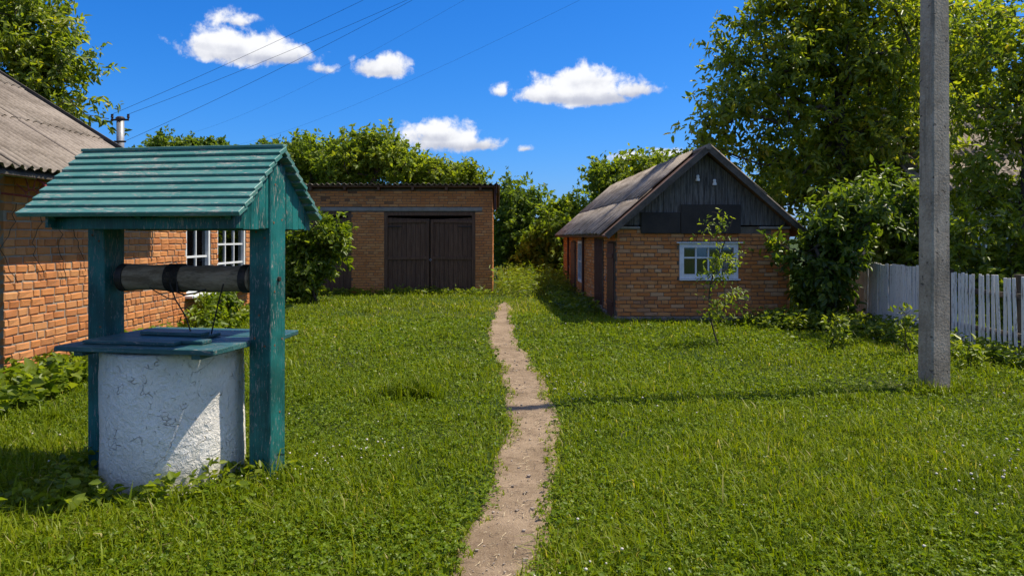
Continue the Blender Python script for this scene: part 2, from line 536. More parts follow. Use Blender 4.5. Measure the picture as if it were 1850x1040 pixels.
def whitewash():
    m, t = material('whitewash')
    v = t.coord('Object')
    n1 = t.noise(3.0, 5, .6, v); n2 = t.noise(22, 5, .65, v, 1.6); n3 = t.noise(9, 4, .6, v, 1.2)
    vor = t.node('ShaderNodeTexVoronoi', {'Vector': t.vmath('ADD', v, t.vmath('MULTIPLY', t.node('ShaderNodeTexNoise', {'Vector': v, 'Scale': 6.0}).outputs['Color'], .35)), 'Scale': 7.0}, feature='DISTANCE_TO_EDGE').outputs['Distance']
    crack = t.math('SUBTRACT', 1.0, t.smooth(vor, .0, .022))
    crack = t.math('MULTIPLY', crack, t.smooth(n3, .50, .62))
    col = t.mix(t.smooth(n1, .35, .7), (.78, .73, .655), (.86, .82, .75))
    zz = t.node('ShaderNodeSeparateXYZ', {0: v}).outputs[2]
    stain = t.math('MULTIPLY', t.smooth(t.math('ADD', zz, t.math('MULTIPLY', n3, .45)), .62, .18), .75)
    col = t.mix(stain, col, (.40, .36, .25))
    col = t.mix(t.math('MULTIPLY', t.smooth(t.math('SUBTRACT', zz, t.math('MULTIPLY', n2, .22)), .62, .86), .5), col, (.36, .35, .24))
    spots = t.smooth(t.noise(45, 3, .5, v, .5), .68, .74)
    col = t.mix(t.math('MULTIPLY', spots, .7), col, (.22, .18, .12))
    col = t.mix(t.math('MULTIPLY', crack, .5), col, (.36, .31, .24))
    h = t.math('SUBTRACT', t.math('ADD', t.math('MULTIPLY', n2, .55), t.math('MULTIPLY', n3, .8)), t.math('MULTIPLY', crack, .5))
    t.out(t.principled(col, .9, t.bump(h, .9, .03), .15))
    return m


M['whitewash'] = whitewash()


def glass_mat():
    m, t = material('window_glass')
    fr = t.node('ShaderNodeFresnel', {'IOR': 1.5}).outputs[0]
    g = t.node('ShaderNodeBsdfGlossy', {'Color': (.9, .95, 1, 1), 'Roughness': .03})
    tr = t.node('ShaderNodeBsdfTransparent', {'Color': (.75, .8, .8, 1)})
    t.out(t.node('ShaderNodeMixShader', {0: t.math('ADD', fr, .06), 1: tr.outputs[0], 2: g.outputs[0]}).outputs[0])
    return m


M['glass'] = glass_mat()


def ground_mat():
    m, t = material('soil_and_turf')
    g = t.node('ShaderNodeNewGeometry').outputs['Position']
    n1 = t.noise(.6, 5, .6, g); n2 = t.noise(9, 5, .65, g); n3 = t.noise(60, 4, .6, g)
    col = t.mix(t.smooth(n2, .35, .65), (.022, .042, .009), (.045, .075, .014))
    col = t.mix(t.smooth(t.math('ADD', t.math('MULTIPLY', n1, .5), t.math('MULTIPLY', n3, .5)), .48, .62), col, (.06, .062, .022))
    t.out(t.principled(col, .95, t.bump(n3, .8, .03), .1))
    return m


def path_mat():
    m, t = material('trodden_earth')
    g = t.node('ShaderNodeNewGeometry').outputs['Position']
    n1 = t.noise(2.2, 5, .6, g); n2 = t.noise(14, 5, .65, g, .4); n3 = t.noise(95, 4, .65, g)
    col = t.mix(t.smooth(n1, .35, .65), (.205, .145, .092), (.305, .222, .148))
    col = t.mix(t.math('MULTIPLY', t.smooth(n2, .50, .68), .75), col, (.145, .098, .062))
    col = t.mix(t.math('MULTIPLY', t.smooth(n3, .56, .70), .6), col, (.44, .35, .25))
    col = t.mix(t.math('MULTIPLY', t.smooth(n3, .42, .30), .5), col, (.14, .10, .07))
    t.out(t.principled(col, .95, t.bump(t.math('ADD', n3, t.math('MULTIPLY', n2, .8)), .7, .02), .1))
    return m


M['ground'] = ground_mat()
M['path'] = path_mat()

# ------------------------------------------------------------------ ground and path
xs = np.unique(np.concatenate((np.array([-900, -400, -200, -100, -60, -40]), np.arange(-26, 26.01, .4), np.array([40, 60, 100, 200, 400, 900]))))
ys = np.unique(np.concatenate((np.array([-300, -100, -40, -15, -5]), np.arange(0, 44.01, .4), np.array([55, 75, 110, 180, 300, 600, 1500]))))
GX, GY = np.meshgrid(xs, ys, indexing='xy')
GZ = gh(GX, GY) * np.clip((60 - np.abs(GY)) / 20, 0, 1) * np.clip((40 - np.abs(GX)) / 14, 0, 1)
nx, ny = len(xs), len(ys)
ii, jj = np.meshgrid(np.arange(nx - 1), np.arange(ny - 1), indexing='xy')
q = np.stack((jj * nx + ii, jj * nx + ii + 1, (jj + 1) * nx + ii + 1, (jj + 1) * nx + ii), -1).reshape(-1)
gm = np_mesh('ground', np.stack((GX, GY, GZ), -1).reshape(-1, 3), q, np.full((nx - 1) * (ny - 1), 4), smooth=True)
link('ground', gm, None, M['ground'], kind='structure')

PATH_PX = [(545, 908, 915), (556, 904, 917), (575, 897, 919), (590, 888, 923), (605, 886, 924), (625, 892, 932), (650, 904, 954), (680, 912, 972),
           (705, 919, 984), (740, 925, 990), (770, 931, 1002), (800, 920, 1000), (840, 908, 990), (880, 893, 978), (920, 880, 984), (960, 864, 990), (1000, 846, 968), (1040, 820, 950), (1100, 780, 925), (1200, 690, 890), (1400, 480, 790)]
_pc = []
for py, a, b in PATH_PX:
    d = CAM_H * F_PX / (py - HORIZON)
    _pc.append((d, (a - CX) / F_PX * d, (b - CX) / F_PX * d))
_pc.sort()
_pd = np.array([c[0] for c in _pc]); _pl = np.array([c[1] for c in _pc]); _pr = np.array([c[2] for c in _pc])


def path_lr(y):
    wob = .022 * np.sin(y * 4.3) + .012 * np.sin(y * 9 + 1) + .006 * np.sin(y * 37 + 2)
    wob2 = .022 * np.sin(y * 3.7 + 2) + .012 * np.sin(y * 8 + 3) + .006 * np.sin(y * 41)
    return np.interp(y, _pd, _pl) + wob, np.interp(y, _pd, _pr) + wob2


py_ = np.concatenate((np.arange(2.2, 8, .04), np.arange(8, 18.6, .08)))
L_, R_ = path_lr(py_)
end = np.clip((18.6 - py_) / 1.0, 0, 1)
cs = np.linspace(0, 1, 15)
L_ = L_ - .07; R_ = R_ + .07
X = L_[:, None] + (R_ - L_)[:, None] * (.5 + (cs[None, :] - .5) * end[:, None])
Y = np.repeat(py_[:, None], 15, 1)
prof = np.where((cs < .03) | (cs > .97), -.03, 0.016 - .010 * np.sin(cs * PI))
Z = gh(X, Y) + prof[None, :] + .004 * np.sin(X * 31 + Y * 23) * (prof > 0)[None, :]
n_, m_ = X.shape
ii, jj = np.meshgrid(np.arange(m_ - 1), np.arange(n_ - 1), indexing='xy')
q = np.stack((jj * m_ + ii, jj * m_ + ii + 1, (jj + 1) * m_ + ii + 1, (jj + 1) * m_ + ii), -1).reshape(-1)
link('path', np_mesh('path', np.stack((X, Y, Z), -1).reshape(-1, 3), q, np.full((n_ - 1) * (m_ - 1), 4), smooth=True), None, M['path'], kind='structure')

# ------------------------------------------------------------------ brickwork
def brick_variants(prefix, mat, depth=.05, bl=.25, bh=.065, ch=.006, jit=.004, n=6):
    out = []
    for k in range(n):
        hx, hz = bl / 2, bh / 2
        V = []
        def J(a): return random.uniform(-a, a)
        cor = [(-1, -1), (1, -1), (1, 1), (-1, 1)]
        pr = random.uniform(-.002, .004)
        for sx, sz in cor: V.append((sx * (hx - ch * 1.3) + J(jit), -pr - .0 + J(jit * .5), sz * (hz - ch) + J(jit)))
        for sx, sz in cor: V.append((sx * hx + J(jit * .6), ch + J(jit * .3), sz * hz + J(jit * .5)))
        for sx, sz in cor: V.append((sx * hx, depth, sz * hz))
        Fc = [(0, 1, 2, 3)]
        for a, b in ((0, 4), (4, 8)):
            for i in range(4):
                j = (i + 1) % 4
                Fc.append((a + i, b + i, b + j, a + j))
        me = bpy.data.meshes.new(prefix)
        me.from_pydata(V, [], Fc); me.materials.append(mat); me.update()
        out.append((me, np.array(V), Fc))
    return out


def courses(u0, u1, z0, z1, openings, bl, bh, joint, top=None, headers=True):
    res = []
    k = 0; z = z0
    while z + bh <= z1 + 1e-6:
        zc = z + bh / 2
        lo, hi = u0, u1
        if top is not None:
            lo, hi = top(zc, u0, u1)
        iv = [(lo, hi)]
        for (a, b, c, d) in openings:
            if c - .02 < zc < d + .02:
                nv = []
                for s, e in iv:
                    if b <= s or a >= e: nv.append((s, e))
                    else:
                        if a > s: nv.append((s, a))
                        if b < e: nv.append((b, e))
                iv = nv
        if headers == 'mixed':
            for s_, e_ in iv:
                u = s_ + random.uniform(-.1, 0)
                while u < e_:
                    ln = random.choice((bl, bl, bl * .5, bl * .72)) * random.uniform(.94, 1.06)
                    a2, b2 = max(u, s_), min(u + ln, e_)
                    if b2 - a2 > .035: res.append(((a2 + b2) / 2, zc + random.uniform(-.003, .003), b2 - a2))
                    u += ln + joint * random.uniform(.7, 1.5)
            z += bh + joint; k += 1
            continue
        head = headers and (k % 4 == 3)
        step = (bl / 2 if head else bl)
        off = (bl / 2 if k % 2 else 0.0) + (.06 if head else 0)
        for s, e in iv:
            n0 = math.floor((s - u0 - off) / (step + joint)) - 1
            i = n0
            while True:
                a = u0 + off + i * (step + joint); b = a + step
                i += 1
                if a >= e: break
                a2, b2 = max(a, s), min(b, e)
                if b2 - a2 > .035:
                    res.append(((a2 + b2) / 2, zc, b2 - a2))
        z += bh + joint; k += 1
    return res


def in_boxes(px, py, boxes):
    return any(a <= px <= b and c <= py <= d for a, b, c, d in boxes)


def lay_bricks(thing, walls, mat, bl, bh, joint, occl, limit=300, ch=.006, jit=.004):
    """walls: (wall_object, origin, u, normal, bricks). thing-local frames. The bricks that show largest become objects, the rest one part."""
    var = brick_variants('brick', mat, bl=bl, bh=bh, ch=ch, jit=jit)
    Mw = thing.matrix_basis
    allb = []
    for wall, O, U, N, bricks in walls:
        O = Vector(O); U = Vector(U).normalized(); N = Vector(N).normalized()
        Zv = Vector((0, 0, 1))
        R = Matrix((U, -N, Zv)).transposed()
        for (uc, zc, ln) in bricks:
            p = O + U * uc + Zv * zc + N * random.uniform(-.003, .003)
            rot = R @ Matrix.Rotation(random.gauss(0, .012), 3, 'Y')
            pw = Mw @ p; nw = (Mw.to_3x3() @ N)
            score = -1.0
            if pw.y > .5:
                px, py = to_px(pw)
                v = Vector((0, 0, CAM_H)) - pw
                dd = v.length; cosv = nw.dot(v / dd)
                if cosv > 0 and -5 < px < 1855 and -5 < py < 1045 and not in_boxes(px, py, occl):
                    score = ln * cosv / dd ** 2
            allb.append((score, wall, p, rot, ln))
    allb.sort(key=lambda q: -q[0])
    mb = MB()
    for i, (score, wall, p, rot, ln) in enumerate(allb):
        me, V, Fc = random.choice(var)
        sc_ = ln / bl
        flip = random.choice((1, -1)) if False else 1
        if i < limit and score > 0:
            o = bpy.data.objects.new('brick', me)
            COL.objects.link(o)
            o.parent = wall
            mtx = rot.to_4x4(); mtx.translation = p
            o.matrix_basis = mtx @ Matrix.Diagonal((sc_, 1, 1, 1))
        else:
            R3 = np.array(rot)
            W = (V * np.array([sc_, 1, 1])) @ R3.T + np.array(p)
            mb.add(W, Fc)
    if mb.v:
        mb.build('brickwork', mat, thing, kind='stuff')


def corrugated(name, mat, width, length, pitch=.15, amp=.024, th=.007, seg=8, rag=.0):
    """wavy sheet: u across (0..width), v up the slope (0..length); waves along u"""
    nu = max(2, int(round(width / pitch * seg)))
    us = [width * i / nu for i in range(nu + 1)]
    rows = [0, length * .5, length]
    V = []; Fc = []
    for s in (1, 0):
        for r in rows:
            for u in us:
                zz = amp * math.sin(2 * PI * u / pitch) + (0 if s else -th)
                dv = random.uniform(-rag, rag) if r == 0 and rag else 0
                V.append((u, r + dv, zz))
    n = nu + 1
    nr = len(rows)
    for k in range(nr - 1):
        for i in range(nu):
            Fc.append((k * n + i, k * n + i + 1, (k + 1) * n + i + 1, (k + 1) * n + i))
            b = nr * n
            Fc.append((b + k * n + i, b + (k + 1) * n + i, b + (k + 1) * n + i + 1, b + k * n + i + 1))
    b = nr * n
    for i in range(nu):
        Fc.append((i, b + i, b + i + 1, i + 1))
        t = (nr - 1) * n
        Fc.append((t + i, t + i + 1, b + t + i + 1, b + t + i))
    for k in range(nr - 1):
        Fc.append((k * n, (k + 1) * n, b + (k + 1) * n, b + k * n))
        Fc.append((k * n + nu, b + k * n + nu, b + (k + 1) * n + nu, (k + 1) * n + nu))
    me = bpy.data.meshes.new(name)
    me.from_pydata(V, [], Fc); me.materials.append(mat)
    me.polygons.foreach_set('use_smooth', [True] * len(me.polygons)); me.update()
    return me


def lay_sheets(roof, mat, O, U, S, ncols, nrows, sw, sl, lap=.14, pitch=.15, amp=.024, rag=.01, seg=8, jit=.008):
    """O: eave start; U along the eave; S up the slope. one object for each sheet"""
    O, U, S = Vector(O), Vector(U).normalized(), Vector(S).normalized()
    Nn = U.cross(S).normalized()
    var = [corrugated('roof_sheet', mat, sw, sl, pitch, amp, .007, seg, rag) for _ in range(3)]
    waves = round(sw / pitch)
    stepu = (waves - 1) * pitch if waves > 2 else sw
    for r in range(nrows):
        for c in range(ncols):
            o = bpy.data.objects.new('roof_sheet', var[(r * 7 + c * 3) % 3])
            COL.objects.link(o); o.parent = roof
            p = O + U * (c * stepu) + S * (r * (sl - lap) + random.uniform(-jit, jit)) + Nn * (.010 * r + .009 * (c % 2) + .012)
            tilt = Matrix.Rotation(-.0045, 3, U)
            m3 = (tilt @ Matrix((U, S, Nn)).transposed()).to_4x4()
            m3.translation = p
            o.matrix_basis = m3


def window(parent, O, U, N, wd, ht, cols, rows_z, bar=.03, fr=.06, depth=.07, mat='white_paint', name='window'):
    """a framed window: O lower left corner on the wall face. panes are set in behind the bars."""
    O, U, N = Vector(O), Vector(U).normalized(), Vector(N).normalized()
    Zv = Vector((0, 0, 1))
    def P(u, z, n): return O + U * u + Zv * z + N * n
    mb = MB()
    d = N * depth
    for (u0, u1, z0, z1) in ((0, fr, 0, ht), (wd - fr, wd, 0, ht), (fr, wd - fr, 0, fr), (fr, wd - fr, ht - fr, ht)):
        mb.prism([P(u0, z0, -.045), P(u1, z0, -.045), P(u1, z1, -.045), P(u0, z1, -.045)], d)
    win = mb.build(name, M[mat], parent)
    us = np.linspace(fr, wd - fr, cols + 1)
    zs = [fr] + [fr + (ht - 2 * fr) * r for r in rows_z] + [ht - fr]
    for u in us[1:-1]:
        MB().prism([P(u - bar / 2, fr, -.04), P(u + bar / 2, fr, -.04), P(u + bar / 2, ht - fr, -.04), P(u - bar / 2, ht - fr, -.04)], N * .04).build('glazing_bar', M[mat], win)
    for z in zs[1:-1]:
        MB().prism([P(fr, z - bar / 2, -.037), P(wd - fr, z - bar / 2, -.037), P(wd - fr, z + bar / 2, -.037), P(fr, z + bar / 2, -.037)], N * .043).build('glazing_bar', M[mat], win)
    for i in range(cols):
        for j in range(len(zs) - 1):
            tl = random.uniform(-.004, .004)
            MB().prism([P(us[i] + .004, zs[j] + .004, -.028 + tl), P(us[i + 1] - .004, zs[j] + .004, -.028), P(us[i + 1] - .004, zs[j + 1] - .004, -.028 - tl), P(us[i] + .004, zs[j + 1] - .004, -.028)], N * .003).build('pane', M['glass'], win)
    return win


def slab(mb, O, U, N, u0, u1, z0, z1, th, openings=()):
    """wall slab split round its openings"""
    O, U, N = Vector(O), Vector(U).normalized(), Vector(N).normalized()
    Zv = Vector((0, 0, 1))
    us = sorted(set([u0, u1] + [q for o in openings for q in o[:2] if u0 < q < u1]))
    zs = sorted(set([z0, z1] + [q for o in openings for q in o[2:4] if z0 < q < z1]))
    for i in range(len(us) - 1):
        for j in range(len(zs) - 1):
            uc, zc = (us[i] + us[i + 1]) / 2, (zs[j] + zs[j + 1]) / 2
            if any(a < uc < b and c < zc < d for a, b, c, d in openings):
                continue
            p = [O + U * a + Zv * z for a, z in ((us[i], zs[j]), (us[i + 1], zs[j]), (us[i + 1], zs[j + 1]), (us[i], zs[j + 1]))]
            mb.prism(p, -N * th)


# ------------------------------------------------------------------ brick house on the left
house = empty('brick_house', (-5.58, 8.13, 0), 0.0, label='orange brick house with grey corrugated roof behind the covered well', category='house')
HL = 8.6      # wall length along +Y
W1 = (4.55, 5.60, 0.62, 1.92)
W2 = (5.90, 7.40, 0.62, 1.92)
OP = [W1, W2]
mbw = MB()
slab(mbw, (-.012, 0, 0), (0, 1, 0), (1, 0, 0), 0, HL, -.1, 2.42, .3, OP)
slab(mbw, (-.312, .012, 0), (-1, 0, 0), (0, -1, 0), 0, 1.3, -.1, 2.42, .3)  # return wall and recess added to give the dark shadow strip at this edge
slab(mbw, (-1.6, -5.0, 0), (0, 1, 0), (1, 0, 0), 0, 5.0, -.1, 2.42, .3)
mbw.box((-4.5, 3.4, 1.0), (7.0, .3, 2.6))
mbw.prism([(-7.9, 3.25, 2.2), (-.35, 3.25, 2.2), (-4.1, 3.25, 4.6)], (0, .012, 0))
wall_h = mbw.build('wall', M['mortar'], house)
rb = MB(); rb.box((-1.3, 6.0, 1.2), (1.8, 4.0, 2.2))  # solid dark box in place of the unlit room behind the windows
shade_box = rb.build('room', M['room_dark'], house)
br_e = courses(0, HL, .02, 2.42, OP, .24, .084, .015, None, 'mixed')
br_s = courses(0, 1.3, .02, 2.42, [], .24, .084, .015, None, 'mixed')
WELL_OCC = [(60, 560, 272, 408), (185, 447, 598, 1040), (105, 185, 622, 640), (158, 226, 400, 640), (447, 516, 280, 860), (205, 447, 480, 526)]
lay_bricks(house, [(wall_h, (0, 0, 0), (0, 1, 0), (1, 0, 0), br_e), (wall_h, (-.262, 0, 0), (-1, 0, 0), (0, -1, 0), [(u, z, l) for u, z, l in br_s])],
           M['brick_house'], .24, .084, .015, WELL_OCC, ch=.009, jit=.008)
for k, (a, b, c, d) in enumerate(OP):
    wn = window(house, (-.06, a, c), (0, 1, 0), (1, 0, 0), b - a, d - c, 2 if k == 0 else 3, [.5] if k == 0 else [.36, .68], .035, .07, .08)
    cm = MB(); nC = 30
    for i in range(nC):
        y0 = a + (b - a) * i / nC; y1 = a + (b - a) * (i + 1) / nC
        if k == 1 and .50 < (i + .5) / nC < .72: continue
        z0 = .015 * math.sin(i * 2.1); z1 = .015 * math.sin((i + 1) * 2.1)
        cm.add([(-.15 + z0, y0, c), (-.15 + z1, y1, c), (-.15 + z1, y1, d), (-.15 + z0, y0, d)], [(0, 1, 2, 3)])
    cm.build('curtain', M['curtain'], house)
sl = MB(); sl.cbox((.05, 6.6, .585), (.26, 1.75, .05), .006)
sl.build('window_sill', M['white_paint'], house)
sl2 = MB(); sl2.cbox((.03, 5.07, .59), (.2, 1.15, .045), .006)
sl2.build('window_sill', M['white_paint'], house)
# main roof: east slope in corrugated sheets, pitch 32 degrees, far rake over the gable at y = 11.6
pit = math.atan(.628)
roof_m = MB()
eX, eZ = .55, 2.32
ridge = (-4.1, eZ + (4.1 + eX) * .628)
roof_m.prism([(eX - .03, -5.0, eZ - .05), (ridge[0], -5.0, ridge[1] - .05), (ridge[0], -5.0, ridge[1] - .08), (eX - .03, -5.0, eZ - .08)], (0, 8.40, 0))
roof_m.prism([(-8.7, -5.0, eZ - .05), (ridge[0], -5.0, ridge[1] - .05), (ridge[0], -5.0, ridge[1] - .08), (-8.7, -5.0, eZ - .08)], (0, 8.40, 0))
roof_h = roof_m.build('roof', M['barge_wood'], house)
slope = Vector((-math.cos(pit), 0, math.sin(pit)))
lay_sheets(roof_h, M['asbestos'], (eX, -5.1, eZ), (0, 1, 0), slope, 9, 4, 1.05, 1.55, .12, .15, .026)
bgm = MB(); bgm.beam((eX + .02, 3.45, eZ - .06), (ridge[0], 3.45, ridge[1] - .06), .03, .14)
bgm.build('barge_board', M['barge_wood'], roof_h)
# lower wing with the two windows, mono-pitch roof
rw = MB(); rw.prism([(.30, 3.42, 2.46), (-7.2, 3.42, 2.95), (-7.2, 3.42, 2.91), (.30, 3.42, 2.42)], (0, 5.4, 0))
roof_w = rw.build('roof', M['barge_wood'], house)
sw_ = Vector((-7.5, 0, .49)).normalized()
lay_sheets(roof_w, M['asbestos'], (.36, 3.46, 2.475), (0, 1, 0), sw_, 6, 5, 1.05, 1.6, .12, .15, .024)
# porch canopy bracket of painted iron with fan-shaped rods
can = MB(); can.prism([(-.02, -3.0, 2.30), (.42, -3.0, 2.245), (.42, -3.0, 2.235), (-.02, -3.0, 2.29)], (0, 2.9, 0))
canopy = can.build('porch_canopy', M['plaster'], house)
br = MB()
arc = [(.0, -.05, 2.30), (.2, -.05, 2.292), (.34, -.05, 2.272), (.46, -.05, 2.20), (.51, -.05, 2.13)]
br.tube(arc, .014, 6)
br.tube([(0, -.05, 2.09), (.2, -.05, 2.065), (.42, -.05, 2.035), (.51, -.05, 2.13)], .014, 6)
hub = Vector((.33, -.05, 2.075))
br.tube([(hub.x + .07 * math.cos(a), -.05, hub.z - .02 + .07 * math.sin(a)) for a in np.linspace(0, PI, 9)], .008, 5)
for a in (40, 75, 110, 145):
    a = math.radians(a)
    br.tube([hub + Vector((.07 * math.cos(a), 0, -.02 + .07 * math.sin(a))), hub + Vector((.20 * math.cos(a), 0, .20 * math.sin(a)))], .008, 5)
br.build('canopy_bracket', M['red_iron'], canopy, label='red iron fan bracket under the eaves')
vn = MB()
for s in range(5):
    p = Vector((.03, .15 + .35 * s, 1.9 + .2 * random.random())); pts = [p.copy()]
    for k in range(12):
        p = p + Vector((random.uniform(-.004, .004), random.uniform(-.09, .09), -.06 - .03 * random.random())); p.x = .03; pts.append(p.copy())
    vn.tube(pts, .005, 4)
vn.build('dry_vine', M['twig'], house)

# metal mast on the wing, for the service wires
mast = empty('service_mast', (-6.62, 12.5, 2.75), 0, label='grey metal pipe mast with crossbar on the house roof', category='mast')
MB().tube([(0, 0, -.2), (0, 0, .86)], .06, 14).build('pipe', M['grey_metal'], mast, True)
MB().tube([(0, 0, .86), (0, 0, .875), (0, 0, .90)], [.075, .075, .05], 14).build('cap', M['iron'], mast)
MB().cbox((.03, -.07, .835), (.30, .03, .03), .004).build('crossbar', M['iron'], mast)
MB().cbox((.03, -.07, .47), (.20, .025, .03), .004).build('crossbar', M['iron'], mast)
for u in (-.10, .17):
    MB().tube([(u, -.07, .85), (u, -.07, .88), (u, -.07, .90), (u, -.07, .93)], [.012, .025, .02, .022], 8).build('insulator', M['iron'], mast)

# ------------------------------------------------------------------ brick garage
gar = empty('brick_garage', (-.56, 21.4, 0), math.radians(1.2), label='long brick garage with two dark wooden double gates', category='garage')
GW, GD = 7.5, 6.0
D1 = (.50, 3.13, -.2, 2.36)     # u measured from the right-hand corner, leftwards
D2 = (4.07, 6.70, -.2, 2.36)
BAND = (.30, 7.3, 2.375, 2.49)
gm_ = MB()
slab(gm_, (0, .012, 0), (-1, 0, 0), (0, -1, 0), 0, GW, -.1, 3.02, .3, [D1, D2])
slab(gm_, (-.012, .312, 0), (0, 1, 0), (1, 0, 0), 0, GD - .6, -.1, 3.02, .3)
slab(gm_, (-GW + .012, .312, 0), (0, 1, 0), (-1, 0, 0), 0, GD - .6, -.1, 3.02, .3)
slab(gm_, (0, GD - .012, 0), (-1, 0, 0), (0, 1, 0), 0, GW, -.1, 2.6, .3)
wall_g = gm_.build('wall', M['mortar_dark'], gar)
bg_f = courses(0, GW, .0, 3.02, [D1, D2, BAND], .25, .065, .011)
bg_s = courses(0, GD, .0, 3.0, [], .25, .065, .011)
lay_bricks(gar, [(wall_g, (0, 0, 0), (-1, 0, 0), (0, -1, 0), bg_f), (wall_g, (0, 0, 0), (0, 1, 0), (1, 0, 0), bg_s)],
           M['brick_garage'], .25, .065, .011, [(0, 560, 0, 1040), (560, 636, 385, 545)], ch=.006, jit=.007)
MB().cbox((-(BAND[0] + BAND[1]) / 2, .06, (BAND[2] + BAND[3]) / 2), (BAND[1] - BAND[0], .14, BAND[3] - BAND[2] - .01), .006).build('lintel', M['concrete'], gar)
for (a, b, c, d) in (D1, D2):
    gate = empty('gate', (-(a + b) / 2, .0, 0)); gate.parent = gar
    hw = (b - a) / 2
    fm = MB()
    fm.box((-hw + .05, .06, 1.16), (.10, .12, 2.36)); fm.box((hw - .05, .06, 1.16), (.10, .12, 2.36)); fm.box((0, .06, 2.30), (b - a - .2, .118, .10))
    fm.build('gate_frame', M['dark_wood'], gate)
    for s in (-1, 1):
        nP = 9; w0 = (hw - .115) / nP
        for i in range(nP):
            u = s * (.012 + w0 * (i + .5))
            top = 2.215 - (.02 + .01 * random.random()) - (.05 if s > 0 else .035) * (1 - (i + .5) / nP)
            MB().cbox((u, .072 + random.uniform(-.003, .003), (top + .03) / 2), (w0 - .006, .028, top - .03), .004).build('gate_plank', M['dark_wood'], gate)
        for zz in (1.02, 2.10):
            MB().cbox((s * hw / 2 * .96, .04, zz - (.02 if zz > 2 else 0)), (hw - .14, .036, .085), .005, Matrix.Rotation(s * .012, 3, 'Y')).build('gate_rail', M['dark_wood'], gate)
        MB().cbox((s * (.055), .036, 1.08), (.07, .03, 2.05), .004).build('gate_stile', M['dark_wood'], gate)
        MB().cbox((s * (hw - .30), .018, 1.93), (.42, .012, .035), .003).build('hinge', M['iron'], gate)
    MB().tube([(.02, .005, 1.0), (.05, .0, .97), (.02, -.005, .94), (-.01, .0, .97), (.02, .005, 1.0)], .012, 6).build('padlock', M['grey_metal'], gate)
bk = MB(); bk.box((-GW / 2, 1.4, 1.2), (GW - 1.2, .02, 2.4)); bk.build('inner_screen', M['room_dark'], gar)  # dark sheet added behind the gates, painted as interior shade
rg = MB(); rg.prism([(.10, -.22, 3.10), (.10, GD + .2, 2.68), (.10, GD + .2, 2.65), (.10, -.22, 3.06)], (-GW - .2, 0, 0))
roof_g = rg.build('roof', M['dark_wood'], gar)
lay_sheets(roof_g, M['asbestos'], (-GW - .12, -.32, 3.125), (1, 0, 0), Vector((0, 6.4, -.42)), 8, 4, 1.12, 1.75, .14, .16, .026)
for i in range(8):
    MB().cbox((-.35 - i * .97, -.10, 3.0 + .012), (.07, .26, .10), .004).build('rafter_end', M['dark_wood'], roof_g)
MB().box((.115, 2.8, 2.83), (.03, 6.3, .34), Matrix.Rotation(-.066, 3, 'X')).build('barge_board', M['brown_paint'], roof_g)
MB().cbox((.075, -.15, 2.72), (.07, .10, .62), .004).build('corner_board', M['brown_paint'], roof_g)

# ------------------------------------------------------------------ brick shed with gable
shed = empty('brick_shed', (2.03, 14.25, 0), math.radians(1.8), label='small brick shed with steep grey roof and black board gable', category='shed')
SW, SL, SZ = 3.36, 10.3, 1.82
WIN = (1.20, 2.34, .82, 1.50)
door1 = (.25, 1.00, .03, 1.52); door2 = (1.75, 2.85, .03, 1.58); swin = (5.25, 6.15, .42, 1.52); door3 = (6.75, 7.75, .03, 1.50)
SOP = [door1, door2, swin, door3]
sm = MB()
slab(sm, (0, .012, 0), (1, 0, 0), (0, -1, 0), 0, SW, -.1, SZ, .28, [WIN])
slab(sm, (.012, .292, 0), (0, 1, 0), (-1, 0, 0), 0, SL - .6, -.1, SZ, .28, [(a - .29, b - .29, c, d) for a, b, c, d in SOP])
slab(sm, (SW - .012, .292, 0), (0, 1, 0), (1, 0, 0), 0, SL - .6, -.1, SZ, .28)
slab(sm, (0, SL, 0), (1, 0, 0), (0, 1, 0), 0, SW, -.1, SZ, .28)
sm.prism([(0, SL, SZ), (SW, SL, SZ), (SW / 2, SL, SZ + 1.46)], (0, -.1, 0))
wall_s = sm.build('wall', M['mortar_dark'], shed)
bs_f = courses(0, SW, .10, SZ, [WIN, (.45, 3.0, 1.70, 2.0)], .25, .065, .011)
bs_l = courses(0, SL, .10, SZ, SOP, .25, .065, .011)
bs_r = courses(0, SL, .10, SZ, [], .25, .065, .011)
lay_bricks(shed, [(wall_s, (0, 0, 0), (1, 0, 0), (0, -1, 0), bs_f), (wall_s, (0, 0, 0), (0, 1, 0), (-1, 0, 0), bs_l), (wall_s, (SW, 0, 0), (0, 1, 0), (1, 0, 0), bs_r)],
           M['brick_shed'], .25, .065, .011, [], ch=.007, jit=.008)
fd = MB(); fd.cbox((SW / 2, SL / 2, -.025), (SW + .07, SL + .07, .22), .02); fd.build('foundation', M['footing'], shed)
MB().cbox((.2, -.01, 1.80), (.46, .10, .05), .008).build('concrete_cap', M['concrete'], shed)
MB().cbox((SW - .3, -.01, 1.80), (.62, .10, .05), .008).build('concrete_cap', M['concrete'], shed)
window(shed, (WIN[0], 0.0, WIN[2]), (1, 0, 0), (0, -1, 0), WIN[1] - WIN[0], WIN[3] - WIN[2], 4, [.62], .03, .085, .085)
MB().cbox((WIN[0] + .58, -.05, WIN[3] + .012), (1.28, .08, .022), .004).build('window_drip', M['white_paint'], shed)
MB().cbox((WIN[0] + .58, -.05, WIN[2] - .02), (1.18, .09, .03), .004).build('window_sill', M['white_paint'], shed)
rs = MB(); rs.box((SW / 2, 1.4, .95), (2.4, .02, 1.6)); rs.build('inner_screen', M['room_dark'], shed)  # dark sheet behind the front window, its colour standing for shade inside
cq = MB()
